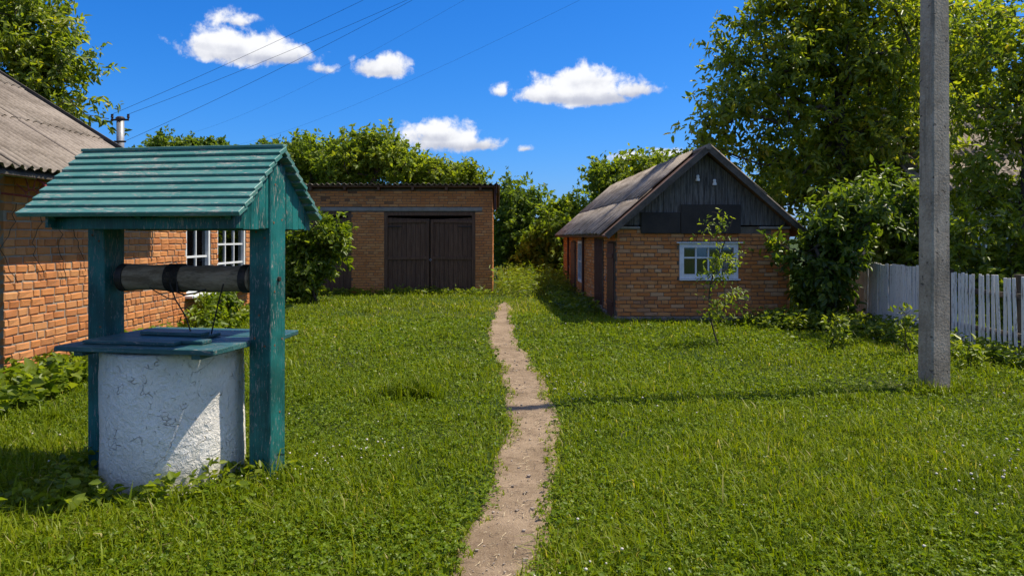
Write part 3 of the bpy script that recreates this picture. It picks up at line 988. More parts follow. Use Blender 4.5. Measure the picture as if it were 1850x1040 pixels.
for i in range(14):
    x0 = WIN[0] + .62 + i * .03
    cq.add([(x0, .22 + .012 * (i % 2), WIN[2]), (x0 + .03, .22 + .012 * ((i + 1) % 2), WIN[2]), (x0 + .03, .22 + .012 * ((i + 1) % 2), WIN[2] + .36), (x0, .22 + .012 * (i % 2), WIN[2] + .36)], [(0, 1, 2, 3)])
cq.build('curtain', M['curtain'], shed)
# gable: vertical weathered boards
half, apex = SW / 2 + .02, SZ + 1.47
nb = 30; bw = 2 * half / nb
for i in range(nb):
    u0 = SW / 2 - half + i * bw + .003; u1 = u0 + bw - .006
    def tz(u): return SZ + 1.45 * (1 - abs(u - SW / 2) / (half + .02)) - .02
    z0 = SZ + .03
    poly = [(u0, -.02, z0), (u1, -.02, z0), (u1, -.02, tz(u1)), (u0, -.02, tz(u0))]
    if u0 < SW / 2 < u1: poly = poly[:3] + [(SW / 2, -.02, tz(SW / 2))] + poly[3:]
    if min(tz(u0), tz(u1)) < z0 + .02: continue
    off = random.uniform(-.006, .004)
    MB().prism([(p[0], p[1] + off, p[2]) for p in poly], (0, .022, 0)).build('gable_board', M['gable_wood'], shed)
MB().cbox((.83, -.055, 1.895), (.76, .02, .40), .003).build('cover_panel', M['tar_sheet'], shed)
MB().cbox((1.80, -.06, 1.965), (1.16, .02, .56), .003).build('cover_panel', M['tar_sheet'], shed)
for u, z in ((1.535, 2.74), (1.86, 2.66)):
    MB().tube([(u, -.03, z), (u, -.10, z)], .010, 6).build('insulator_pin', M['iron'], shed)
    MB().tube([(u, -.10, z - .045), (u, -.10, z - .005), (u, -.10, z + .005), (u, -.10, z + .05), (u, -.10, z + .07)], [.042, .042, .027, .032, .02], 10).build('insulator', M['porcelain'], shed)
# roof
ov = .22; tanp = 1.47 / (SW / 2)
pr = math.atan(tanp)
ez = SZ + .05 - ov * tanp
rsm = MB()
for s in (-1, 1):
    xe = SW / 2 + s * (SW / 2 + ov)
    rsm.prism([(xe, -.28, ez - .02), (SW / 2, -.28, apex + .03), (SW / 2, -.28, apex + .0), (xe, -.28, ez - .05)], (0, SL + .5, 0))
roof_s = rsm.build('roof', M['dark_wood'], shed)
sv = Vector((math.cos(pr), 0, math.sin(pr)))
lay_sheets(roof_s, M['asbestos_dark'], (-ov - .03, SL + .32, ez), (0, -1, 0), sv, 11, 2, 1.05, 1.42, .30, .15, .026, .02)
lay_sheets(roof_s, M['asbestos_dark'], (SW + ov + .03, -.34, ez), (0, 1, 0), Vector((-sv.x, 0, sv.z)), 11, 2, 1.05, 1.42, .30, .15, .026, .02)
for s in (-1, 1):
    xe = SW / 2 + s * (SW / 2 + ov + .04)
    MB().beam((xe, -.315, ez - .045), (SW / 2, -.315, apex + .012), .03, .115).build('barge_board', M['barge_wood'], roof_s)
MB().tube([(SW / 2, -.34, apex + .035), (SW / 2, SL + .3, apex + .035)], .06, 8).build('ridge_cap', M['asbestos_dark'], roof_s)
# doors and shutters on the side wall
def plank_door(y0, y1, z0, z1, ang=0.0, hinge_far=False, name='door', mat='brown_paint', np_=4):
    d = empty(name, (-.03, y1 if hinge_far else y0, 0)); d.parent = shed
    d.rotation_euler = (0, 0, ang)
    sgn = -1 if hinge_far else 1
    wd = (y1 - y0) / np_
    for i in range(np_):
        MB().cbox((random.uniform(-.002, .002), sgn * wd * (i + .5), (z0 + z1) / 2), (.03, wd - .005, z1 - z0), .003).build('door_plank', M[mat], d)
    for zz in (z0 + .25, z1 - .25):
        MB().cbox((-.022, sgn * wd * np_ / 2, zz), (.02, wd * np_ - .06, .09), .003).build('door_batten', M[mat], d)
    MB().tube([(-.045, sgn * (wd * np_ - .09), (z0 + z1) / 2 - .06), (-.075, sgn * (wd * np_ - .09), (z0 + z1) / 2), (-.045, sgn * (wd * np_ - .09), (z0 + z1) / 2 + .06)], .008, 6).build('door_handle', M['grey_metal'], d)
    return d
plank_door(door1[0], door1[1], .05, 1.50)
plank_door(door2[0] + .05, door2[1], .05, 1.60, math.radians(22), True)
plank_door(door3[0], door3[1], .05, 1.48)
fr_ = MB()
for (a, b, c, d) in (door1, door2, door3):
    for yy in (a - .03, b + .03):
        fr_.box((.01, yy, (c + d) / 2), (.07, .055, d - c))
fr_.build('door_frame', M['barge_wood'], shed)
window(shed, (0.0, swin[1], swin[2]), (0, -1, 0), (-1, 0, 0), swin[1] - swin[0], swin[3] - swin[2], 2, [.5], .03, .07, .07)
MB().tube([(-.06, 4.75, .1), (-.06, 4.75, 1.75), (-.16, 4.75, 1.82)], .035, 8).build('downpipe', M['brown_paint'], shed)
MB().tube([(-.06, 8.3, .1), (-.06, 8.3, 1.75), (-.16, 8.3, 1.82)], .035, 8).build('downpipe', M['brown_paint'], shed)
ds = MB(); ds.box((.9, 2.3, .9), (.02, 1.6, 1.7)); ds.build('inner_screen', M['room_dark'], shed)  # added dark sheet painting the gloom behind the open door

# ------------------------------------------------------------------ neighbour's house behind the trees on the right
nb_h = empty('neighbour_house', (9.3, 16.4, 0), math.radians(-4), label='plastered neighbour house with grey roof half hidden behind trees on the right', category='house')
nm = MB(); NO = [(.55, 2.35, .95, 1.62)]
slab(nm, (0, 0, 0), (1, 0, 0), (0, -1, 0), 0, 9, -.1, 2.7, .3, NO)
slab(nm, (0, .3, 0), (0, 1, 0), (-1, 0, 0), 0, 6, -.1, 2.7, .3)
nm.build('wall', M['plaster'], nb_h)
window(nb_h, (.55, 0, .95), (1, 0, 0), (0, -1, 0), 1.8, .67, 3, [], .05, .06, .08)
MB().cbox((1.45, -.05, .93), (2.3, .14, .05), .006).build('window_sill', M['white_paint'], nb_h)
MB().box((4.5, .8, 1.3), (7.5, .02, 2.0)).build('inner_screen', M['room_dark'], nb_h)  # dark sheet painted as the shade behind the neighbour's window
rn = MB(); rn.prism([(-.4, -.5, 2.55), (-.4, 3.2, 4.9), (-.4, 6.9, 2.55), (-.4, 3.2, 4.82)], (10, 0, 0))
roof_n = rn.build('roof', M['barge_wood'], nb_h)
lay_sheets(roof_n, M['asbestos'], (-.45, -.55, 2.58), (1, 0, 0), Vector((0, 3.75, 2.38)), 9, 3, 1.12, 1.65, .14, .16, .026)

# ------------------------------------------------------------------ covered well
well = empty('covered_well', (-2.20, 5.0, 0), math.radians(-10), label='teal painted wooden well shelter over a whitewashed round well', category='well')
# whitewashed ring
nR, nZ, rr = 96, 40, .437
rv = []; rf = []
for j in range(nZ + 1):
    z = -.05 + .935 * j / nZ
    for i in range(nR):
        a = 2 * PI * i / nR
        bump = .003 * math.sin(3 * a + z * 3) + .002 * math.sin(7 * a - z * 9) + random.uniform(-.0016, .0016) + .006 * (1 - j / nZ)
        r = rr + bump + .0015 * math.sin(11 * z + 2 * a)
        rv.append((-.035 + r * math.cos(a), -.08 + r * math.sin(a), z))
for j in range(nZ):
    for i in range(nR):
        i2 = (i + 1) % nR
        rf.append((j * nR + i, j * nR + i2, (j + 1) * nR + i2, (j + 1) * nR + i))
nv = len(rv)
for i in range(nR):
    a = 2 * PI * i / nR
    rv.append((-.04 + .36 * math.cos(a), -.08 + .36 * math.sin(a), .885))
for i in range(nR):
    i2 = (i + 1) % nR
    rf.append((nZ * nR + i, nZ * nR + i2, nv + i2, nv + i))
MB().add(rv, rf).build('well_ring', M['whitewash'], well, True)
# posts
PU = .585
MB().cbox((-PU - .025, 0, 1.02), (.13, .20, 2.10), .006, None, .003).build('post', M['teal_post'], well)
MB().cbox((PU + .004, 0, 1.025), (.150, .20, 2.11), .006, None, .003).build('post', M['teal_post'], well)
MB().cbox((PU - .01, .118, .84), (.07, .028, 1.66), .004).build('post_plank', M['teal_post'], well)
# rusty nail heads
for (x, y, z, ax) in [(PU + .079, y_, z_, 0) for y_, z_ in ((-.05, .90), (.05, .93), (-.06, 1.70), (.05, 1.72), (-.04, 1.95), (.02, .45), (-.05, 1.25))] + \
                     [(PU + u_, -.100, z_, 1) for u_, z_ in ((-.03, .95), (.04, .90), (-.02, 1.64), (.04, 1.60), (.0, 1.1))] + [(-PU - .02 + u_, -.100, z_, 1) for u_, z_ in ((-.03, 1.62), (.03, 1.0), (.02, 1.58))]:
    dv = Vector((.004, 0, 0)) if ax == 0 else Vector((0, -.004, 0))
    MB().tube([Vector((x, y, z)) - dv, Vector((x, y, z)) + dv], .0075, 7).build('nail', M['rust'], well)
# roof of lapped planks
E, RZ, EZ = .545, 2.185, 1.735
u0, u1 = -.79, .714
sl_len = math.hypot(E, RZ - EZ)
pw = math.atan2(RZ - EZ, E)
NPL = 9
row = sl_len / NPL
for s in (-1, 1):
    for k in range(NPL):
        a0 = k * row - .012; a1 = (k + 1) * row + .016
        L = a1 - a0
        mid = (a0 + a1) / 2
        # along slope coordinate from eave
        v = s * (E - mid * math.cos(pw)); z = EZ + mid * math.sin(pw) + .006
        ang = pw - math.radians(12)
        R = Matrix.Rotation(-s * ang if s > 0 else ang, 3, 'X')
        ja, jb = random.uniform(-.006, .006), random.uniform(-.008, .008)
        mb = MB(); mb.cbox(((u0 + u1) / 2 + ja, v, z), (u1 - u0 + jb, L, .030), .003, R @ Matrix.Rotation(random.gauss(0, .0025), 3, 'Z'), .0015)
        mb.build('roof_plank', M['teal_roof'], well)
MB().cbox(((u0 + u1) / 2, 0, RZ + .022), (u1 - u0, .05, .02), .003).build('ridge_board', M['teal_roof'], well)
# gables
for gu, mat in ((.632, 'teal_post'), (-.64, 'teal_post')):
    n = 11; vb = .50; bwid = 2 * vb / n
    for i in range(n):
        v0 = -vb + i * bwid + .0025; v1 = v0 + bwid - .005
        if gu > 0 and v0 > -.105 and v1 < .105: continue
        def tz(v): return RZ - .035 - abs(v) * (RZ - EZ) / E
        z0 = 1.66 + random.uniform(-.006, .006)
        c0, c1 = tz(v0), tz(v1)
        poly = [(gu, v0, z0), (gu, v1, z0), (gu, v1, max(c1, z0 + .005)), (gu, v0, max(c0, z0 + .005))]
        if v0 < 0 < v1: poly = poly[:3] + [(gu, 0, tz(0))] + poly[3:]
        MB().prism([(p[0] + random.uniform(-.001, .001), p[1], p[2]) for p in poly], (.02, 0, 0)).build('gable_board', M[mat], well)
for s in (-1, 1):
    MB().cbox((-.02, s * .405, 1.692), (1.28, .045, .075), .004).build('eave_beam', M['teal_post'], well)
    for uu in (-.60, .60, 0):
        MB().beam((uu, s * .50, EZ - .005), (uu, s * .02, RZ - .045), .04, .05).build('rafter', M['teal_post'], well)
# bench round the mouth
for (a, b, c, d, z) in ((-.55, .535, -.535, -.325, .918), (-.55, .53, -.32, -.112, .916), (-.50, .50, -.105, .105, .915), (-.55, .60, .112, .315, .918), (-.55, .58, .32, .47, .917)):
    MB().cbox(((a + b) / 2, (c + d) / 2, z), (b - a, d - c, .034), .005, None, .002).build('bench_board', M['teal_bench'], well)
for uu in (-.40, .40):
    MB().cbox((uu, -.03, .892 - .005), (.06, .96, .03), .003).build('bench_batten', M['teal_bench'], well)
# hatch lid
for (a, b, c, d) in ((-.44, .20, -.43, -.255), (-.44, .22, -.25, -.08), (-.44, .20, -.075, .09)):
    MB().cbox(((a + b) / 2, (c + d) / 2, .947), (b - a, d - c, .022), .004, Matrix.Rotation(random.gauss(0, .01), 3, 'Z')).build('lid_board', M['teal_bench'], well)
MB().cbox((.16, -.30, .9485), (.36, .115, .022), .004, Matrix.Rotation(.05, 3, 'Z')).build('lid_board', M['teal_bench'], well)
MB().cbox((-.02, -.10, .971), (.46, .10, .022), .004, Matrix.Rotation(-.05, 3, 'Z')).build('lid_batten', M['teal_bench'], well)
# roller log on an iron axle
lp = []
for i in range(13):
    f = i / 12
    lp.append((-.49 + .98 * f, .004 * math.sin(f * 9), 1.33 + .003 * math.sin(f * 7)))
MB().tube(lp, [.088 + .004 * math.sin(i * 1.7) for i in range(13)], 26).build('roller', M['log'], well, True)
for uu in (-.455, .45):
    MB().tube([(uu - .025, 0, 1.33), (uu + .025, 0, 1.33)], .0955, 26).build('iron_band', M['iron'], well)
MB().tube([(-.66, 0, 1.33), (.68, 0, 1.33)], .016, 8).build('axle', M['iron'], well)
rp = MB()
hel = []
for i in range(150):
    a = i * .42
    hel.append((-.12 + .11 * i / 150, .094 * math.cos(a), 1.33 + .094 * math.sin(a)))
rp.tube(hel, .005, 5)
rp.tube([(-.01, -.09, 1.31), (0.0, -.10, 1.24), (.05, -.10, 1.225), (.12, -.09, 1.235), (.19, -.07, 1.26)], .006, 5)
rp.tube([(-.06, -.095, 1.30), (-.02, -.09, 1.19), (.04, -.07, 1.08), (.075, -.06, .965)], .005, 5)
rp.tube([(.33, -.095, 1.30), (.30, -.09, 1.21), (.26, -.07, 1.10), (.22, -.06, .965)], .005, 5)
rp.tube([(-.22, -.08, 1.27), (-.16, -.09, 1.24), (-.08, -.09, 1.20), (-.02, -.09, 1.19)], .004, 5)
rp.build('rope', M['iron'], well)

# ------------------------------------------------------------------ concrete pole and wires
POLE = Vector((4.52, 7.92, 0))
pole = empty('concrete_pole', POLE, math.radians(21), label='tall grey concrete utility pole standing in the grass beside the fence', category='pole')
PH = 8.2
pm = MB()
secs = 26
V = []; Fc = []
for k in range(secs + 1):
    z = -.3 + (PH + .3) * k / secs
    f = 1 - .20 * max(z, 0) / PH
    hx, hy, c = .135 * f, .095 * f, .016
    ring = [(-hx + c, -hy), (hx - c, -hy), (hx, -hy + c), (hx, hy - c), (hx - c, hy), (-hx + c, hy), (-hx, hy - c), (-hx, -hy + c)]
    for x, y in ring:
        V.append((x + random.uniform(-.002, .002) + .012 * z / PH, y + random.uniform(-.002, .002), z))
for k in range(secs):
    for i in range(8):
        j = (i + 1) % 8
        Fc.append((k * 8 + i, k * 8 + j, (k + 1) * 8 + j, (k + 1) * 8 + i))
Fc.append(tuple(secs * 8 + i for i in range(8)))
pm.add(V, Fc).build('shaft', M['pole_concrete'], pole)
wires = []


def wire(name, E, z_start, sag, label):
    S = POLE + Vector((-.02, 0, z_start))
    mb = MB(); pts = []
    for i in range(41):
        f = i / 40
        p = S.lerp(E, f); p.z -= sag * 4 * f * (1 - f)
        pts.append(p)
    mb.tube(pts, [.0014 + .0016 * i / 40 for i in range(41)], 5)
    mb.build(name, M['wire'], None, label=label, category='wire', group='overhead wires')
    return S


def solve_start(E, sag, xq):
    """height on the pole that lets the wire leave the top of the picture at xq"""
    lo, hi = 4.0, 11.0
    for _ in range(40):
        zs = (lo + hi) / 2
        S = POLE + Vector((-.02, 0, zs)); yq = None; prev = None
        for i in range(201):
            f = i / 200; p = S.lerp(E, f); p.z -= sag * 4 * f * (1 - f)
            px, py = to_px(p)
            if prev and (prev[0] - xq) * (px - xq) <= 0:
                yq = py; break
            prev = (px, py)
        if yq is None: return 7.0
        if yq > 0: lo = zs
        else: hi = zs
    return zs


mtop = Vector((-6.62, 12.43, 2.75))
WE = [(mtop + Vector((-.10, 0, .93)), .18, 660, 'topmost overhead wire running from the pole to the house mast'),
      (mtop + Vector((.17, 0, .93)), .2, 738, 'second overhead wire from the top, ending at the house mast'),
      (mtop + Vector((.12, 0, .48)), .25, 752, 'third overhead wire from the top, to the lower bar of the house mast'),
      (at(335, 243, 42), .6, 842, 'fourth overhead wire from the top, vanishing behind the round far tree'),
      (at(395, 268, 42), .6, 1060, 'lowest overhead wire, passing closest above the garage trees')]
for E_, sg, xq, lab in WE:
    z = solve_start(E_, sg, xq)
    wire('overhead_wire', E_, z, sg, lab)
    MB().tube([(-.15, 0, z - .05), (-.15, 0, z), (-.15, 0, z + .03), (-.15, 0, z + .08)], [.03, .04, .028, .032], 10).build('insulator', M['porcelain'], pole)
    MB().tube([(0, 0, z - .04), (-.15, 0, z - .04)], .01, 6).build('insulator_hook', M['iron'], pole)

# ------------------------------------------------------------------ fences
FX0, FX1 = Vector((6.60, 15.0, 0)), Vector((6.58, 9.0, 0))
fdir = (FX1 - FX0).normalized()
fnor = Vector((-abs(fdir.y), fdir.x, 0)).normalized()
ROTF = Matrix((fdir, fnor, Vector((0, 0, 1)))).transposed()


def fence_run(name, label, s0, s1, bw, gap, h0, h1, lean, jit):
    t = empty(name, FX0 + fdir * ((s0 + s1) / 2), 0, label=label, category='fence')
    base = FX0 + fdir * ((s0 + s1) / 2)
    s = s0; i = 0; lean0 = 0
    while s < s1:
        ww = bw * random.uniform(.85, 1.15)
        h = h0 + (h1 - h0) * (s - s0) / (s1 - s0) + random.uniform(-.02, .02)
        p = FX0 + fdir * (s + ww / 2) - base
        ln = lean((s - s0) / (s1 - s0)) + random.gauss(0, jit)
        R = ROTF @ Matrix.Rotation(ln, 3, 'Y') @ Matrix.Rotation(random.gauss(0, jit * .5), 3, 'X')
        c = p + R @ Vector((0, .0, h / 2 + .03)) + fnor * random.uniform(-.004, .004)
        MB().cbox(c, (ww, .018, h), .003, R).build('picket', M['fence_paint'], t)
        s += ww + gap * random.uniform(.5, 1.5); i += 1
    for z in (.32, h0 * .80):
        a = FX0 + fdir * s0 - base - fnor * .04; b = FX0 + fdir * s1 - base - fnor * .04
        MB().beam(a + Vector((0, 0, z)), b + Vector((0, 0, z)), .035, .07).build('rail', M['barge_wood'], t)
    k = s0 + .25
    while k < s1:
        p = FX0 + fdir * k - base - fnor * .11
        MB().cbox(p + Vector((0, 0, .52)), (.09, .09, 1.2), .008).build('fence_post', M['bark'], t)
        k += 1.55
    return t


fence_run('board_fence', 'white close-boarded fence between the shed bush and the concrete pole', 0.0, 3.40, .095, .006, 1.10, 1.12, lambda f: .05 * (1 - f), .012)
fence_run('picket_fence', 'white open picket fence with gaps, right of the concrete pole', 3.44, 8.6, .052, .052, 1.05, 1.07, lambda f: -.02, .022)

# ------------------------------------------------------------------ foliage
def leaf_geo(P, D, L, W, r, shape='full', flat=.6, fold=.25, face=None):
    n = len(P)
    up = (np.array([0, 0, 1.0]) if face is None else face) * flat + r.normal(size=(n, 3)) * (1 - flat * .5) * (.55 if face is not None else 1)
    S = unit(np.cross(D, up)); N = np.cross(S, D)
    L = L[:, None]; W = W[:, None]
    if shape == 'full':
        V = np.stack((P,
                      P + D * L * .30 + S * W * .46 + N * W * fold, P + D * L * .68 + S * W * .36 + N * (W * fold * .7 - L * .05),
                      P + D * L - N * L * .16,
                      P + D * L * .68 - S * W * .36 + N * (W * fold * .7 - L * .05), P + D * L * .30 - S * W * .46 + N * W * fold), 1)
        fpat = np.array([0, 1, 2, 3, 0, 3, 4, 5])
        k = 6
    else:
        V = np.stack((P, P + D * L * .45 + S * W * .5 + N * W * fold, P + D * L - N * L * .1, P + D * L * .45 - S * W * .5 + N * W * fold), 1)
        fpat = np.array([0, 1, 2, 0, 2, 3])
        k = 4
    loops = (np.arange(n)[:, None] * k + fpat[None, :]).reshape(-1)
    counts = np.full(n * 2, 4 if shape == 'full' else 3)
    return V.reshape(-1, 3), loops, counts, k


def leaf_object(name, P, D, L, W, tint, mat, parent, seed, shape='full', flat=.6, face=None, **kw):
    r = np.random.default_rng(seed)
    V, lo, co, k = leaf_geo(P, D, L, W, r, shape, flat, face=face)
    me = np_mesh(name, V, lo, co, np.repeat(np.clip(tint, 0, 1), k))
    return link(name, me, parent, mat, **kw)


def grow(base, tips, trunk, r, step=.45, up_pen=.6):
    """branch skeleton: start from the trunk nodes, join every tip to the nearest fitting node"""
    nodes = [np.array(p, float) for p in trunk]
    par = [-1] + list(range(len(trunk) - 1))
    order = np.argsort([min(np.linalg.norm(t - np.array(q)) for q in trunk) for t in tips])
    chains = []
    arr = np.array(nodes)
    for i in order:
        t = tips[i]
        dv = t - arr
        dist = np.linalg.norm(dv, axis=1)
        cost = dist + up_pen * np.maximum(arr[:, 2] - t[2] + .25 * dist, 0)
        j = int(np.argmin(cost))
        a = arr[j]; n = max(1, int(dist[j] / step))
        prev = j; chain = [j]
        bend = r.normal(size=3) * .09 * dist[j]
        new = []
        for s in range(1, n + 1):
            f = s / n
            p = a + (t - a) * f + bend * math.sin(f * PI) * (1 if n > 1 else 0) + np.array([0, 0, .10 * dist[j] * math.sin(f * PI)])
            nodes.append(p); par.append(prev); prev = len(nodes) - 1; chain.append(prev); new.append(p)
        arr = np.vstack((arr, np.array(new)))
        chains.append(chain)
    cnt = np.zeros(len(nodes))
    for ch in chains: cnt[ch[-1]] += 1
    for i in range(len(nodes) - 1, 0, -1):
        cnt[par[i]] += cnt[i]
    return np.array(nodes), par, cnt, chains


def make_tree(name, label, base, blobs, n_tips, leaf, mat, seed, per_tip=36, shoot=.5, spread=.55, shape='full', droop=.25, trunk_top=None, r_tip=.010, group=None, category='tree',
              shell=.45, step=.45, tint_shift=0.0, n_stems=1, bare=None, stem_names=('trunk', 'crown'), size_var=.36, min_z=.25, wood='bark'):
    r = np.random.default_rng(seed)
    base = np.array(base, float)
    vol = np.array([b[1][0] * b[1][1] * b[1][2] for b in blobs]); vol = vol / vol.sum()
    tips = []
    while len(tips) < n_tips:
        c, rad = blobs[r.choice(len(blobs), p=vol)]
        d = unit(r.normal(size=3)); d[2] *= 1.0
        q = np.array(c) + d * np.array(rad) * (r.random() ** shell)
        if q[2] > min_z: tips.append(q)
    tips = np.array(tips)
    cen = np.average([b[0] for b in blobs], axis=0, weights=vol)
    top = np.array(trunk_top if trunk_top is not None else cen)
    thing = empty(name, tuple(base), 0, label=label, category=category, group=group)
    mb = MB()
    allc = []
    for st in range(n_stems):
        b0 = base + (np.array([r.normal() * .12, r.normal() * .12, 0]) if st else 0)
        tt = top + (r.normal(size=3) * np.array([.3, .3, .15]) * (np.linalg.norm(top - base) * .35) if st else 0)
        nt = max(3, int(np.linalg.norm(tt - b0) / step))
        wob = r.normal(size=3) * .06 * np.linalg.norm(tt - b0); wob[2] = 0
        trunk = [b0 + (tt - b0) * f + wob * math.sin(f * PI * 1.3) - np.array([0, 0, .08]) * (1 - f) for f in np.linspace(0, 1, nt + 1)]
        mine = tips[st::n_stems]
        nodes, par, cnt, chains = grow(b0, mine, trunk, r, step)
        rad = r_tip * np.maximum(cnt, .6) ** .46
        mb.tube([Vector(nodes[i] - base) for i in range(len(trunk))], [float(max(rad[i], r_tip)) * (1.35 if i == 0 else 1) for i in range(len(trunk))], 9)
        for ch in chains:
            rr_ = [float(rad[ch[1]] if i == 0 else rad[k]) for i, k in enumerate(ch)]
            big = rr_[0] > .02
            mb.tube([Vector(nodes[k] - base) for k in ch], rr_, 6 if big else 4, False)
        for ch in chains:
            e = nodes[ch[-1]]; a = nodes[ch[-2]]
            allc.append((e, unit(e - a)))
    mb.build(stem_names[0], M[wood], thing, True)
    E = np.array([c[0] for c in allc]); Dt = np.array([c[1] for c in allc])
    n = len(E)
    per = np.maximum(6, r.poisson(per_tip, n))
    idx = np.repeat(np.arange(n), per)
    N = len(idx)
    # several side shoots leave each tip; leaves sit along them
    ns = 6
    sd_ = unit(Dt[:, None, :] * .5 + r.normal(size=(n, ns, 3)) * spread * 1.25 + np.array([0, 0, .12]))
    sl_ = shoot * (.45 + .75 * r.random((n, ns)))
    k = r.integers(0, ns, N); f = r.random(N) ** .8
    P = E[idx] - Dt[idx] * shoot * .35 + sd_[idx, k] * (sl_[idx, k] * f)[:, None] + r.normal(size=(N, 3)) * .02
    P[:, 2] -= droop * .35 * (sl_[idx, k] * f) ** 2
    D = unit(sd_[idx, k] * .55 + unit(r.normal(size=(N, 3))) * .75 + np.array([0, 0, -droop]))
    Lw = leaf[0] * np.clip(np.exp(r.normal(size=N) * size_var), .4, 1.55)
    tip_t = r.normal(size=n) * .13
    tint = .42 + tint_shift + tip_t[idx] + r.normal(size=N) * .17
    # leaves turn their upper face outwards and up, each from the blob it grows in
    bc = np.array([b[0] for b in blobs]); br_ = np.array([b[1] for b in blobs])
    near = np.argmin(((P[:, None, :] - bc[None]) / br_[None]).__pow__(2).sum(-1), axis=1)
    face = unit(unit(P - bc[near]) * .85 + np.array([0, 0, .75]))
    leaf_object(stem_names[1], P - base, D, Lw, Lw * leaf[1], tint, mat, thing, seed + 1, shape, .8, face)
    return thing


def blob(px, py, rx, ry, d, depth=None, dz=0.0):
    c = at(px, py, d + dz)
    return ((c.x, c.y, c.z), (rx / F_PX * d, (depth if depth else rx / F_PX * d), ry / F_PX * d))


# big tree behind the shed, right
d = 17.5
make_tree('leafy_tree', 'big leafy tree towering behind the shed, with sky above its pale shoots', (7.3, d, 0),
          [blob(1410, 110, 130, 130, d, 1.1), blob(1570, 40, 160, 170, d, 1.3), blob(1320, 205, 90, 100, d, .9), blob(1275, 235, 55, 50, d, .9), blob(1300, 150, 45, 60, d, .7), blob(1450, 290, 120, 95, d, 1.1), blob(1600, 240, 140, 140, d, 1.3), blob(1440, 0, 95, 110, d, .9), blob(1400, 350, 80, 60, d, .9)],
          520, (.145, .44), M['leaf_big'], 11, per_tip=62, shoot=.85, droop=.32, trunk_top=at(1530, 130, d), r_tip=.009, step=.5, tint_shift=.12, shell=.4)
d = 20.5
make_tree('leafy_tree', 'dense yellow-green tree filling the gap behind the concrete pole', (11.8, d, 0),
          [blob(1690, 90, 110, 120, d, 1.0), blob(1650, 230, 100, 110, d, 1.0), blob(1740, 210, 100, 110, d, 1.0), blob(1700, 340, 110, 80, d, .9), blob(1600, 330, 80, 70, d, .9), blob(1770, 60, 80, 90, d, .9)],
          340, (.15, .45), M['leaf_big'], 17, per_tip=60, shoot=.75, droop=.3, trunk_top=at(1690, 180, d), r_tip=.008, step=.45, tint_shift=.04, shell=.4)
d = 12.2
make_tree('leafy_tree', 'loose tree with thin branches right of the concrete pole', (7.95, d, 0),
          [blob(1800, 70, 95, 110, d, 1.3), blob(1850, 190, 110, 90, d, 1.3), blob(1765, 290, 60, 110, d, .9), blob(1790, 330, 70, 60, d, .8), blob(1830, 370, 110, 60, d, 1.0), blob(1930, 110, 120, 150, d, 1.4), blob(1930, 330, 110, 120, d, 1.3)],
          290, (.10, .45), M['leaf_big'], 23, per_tip=56, shoot=.5, droop=.25, trunk_top=at(1870, 130, d), r_tip=.0048, step=.4)
d = 13.6
make_tree('lilac_bush', 'dark dense lilac bush between the shed corner and the white fence', (5.75, d, 0),
          [blob(1500, 440, 55, 90, d, .6), blob(1545, 385, 65, 55, d, .8), blob(1480, 535, 42, 60, d, .5), blob(1500, 490, 45, 90, d, .5), blob(1412, 455, 26, 34, d, .3)],
          170, (.12, .52), M['leaf_dark'], 31, per_tip=50, shoot=.4, droop=.3, trunk_top=at(1500, 440, d), r_tip=.007, step=.3, n_stems=4, category='bush', stem_names=('stems', 'crown'))
d = 15.0
make_tree('lilac_bush', 'tall dark bush behind the white board fence, left of the concrete pole', (7.75, d, 0),
          [blob(1610, 420, 75, 75, d, .8), blob(1650, 370, 70, 60, d, .8), blob(1580, 370, 70, 60, d, .8), blob(1700, 430, 60, 70, d, .8), blob(1640, 470, 85, 60, d, .7)],
          170, (.12, .52), M['leaf_dark'], 37, per_tip=50, shoot=.42, droop=.3, trunk_top=at(1640, 420, d), r_tip=.007, step=.3, n_stems=4, category='bush', stem_names=('stems', 'crown'))
d = 11.4
make_tree('garden_bush', 'low green bush behind the open picket fence', (8.0, d, 0),
          [blob(1790, 520, 70, 70, d, .5), blob(1850, 500, 70, 70, d, .5), blob(1740, 440, 40, 60, d, .4), blob(1810, 420, 60, 35, d, .4)],
          95, (.10, .5), M['leaf_big'], 41, per_tip=46, shoot=.34, droop=.25, trunk_top=at(1800, 500, d), r_tip=.006, step=.25, n_stems=4, category='bush', stem_names=('stems', 'crown'))
# tree behind the house, left
d = 17.0
make_tree('leafy_tree', 'leafy tree rising behind the corrugated roof of the brick house', (-11.2, d, 0),
          [blob(40, 60, 105, 70, d, 1.5), blob(95, 110, 70, 65, d, 1.3), blob(140, 175, 45, 45, d, .9), blob(20, 150, 100, 80, d, 1.5), blob(-70, 90, 110, 110, d, 1.6), blob(170, 205, 35, 22, d, .5), blob(60, 200, 90, 50, d, 1.2), blob(30, 10, 90, 45, d, 1.0)],
          290, (.14, .43), M['leaf_big'], 53, per_tip=62, shoot=.62, droop=.35, trunk_top=at(10, 100, d), r_tip=.009, step=.5, tint_shift=-.02)
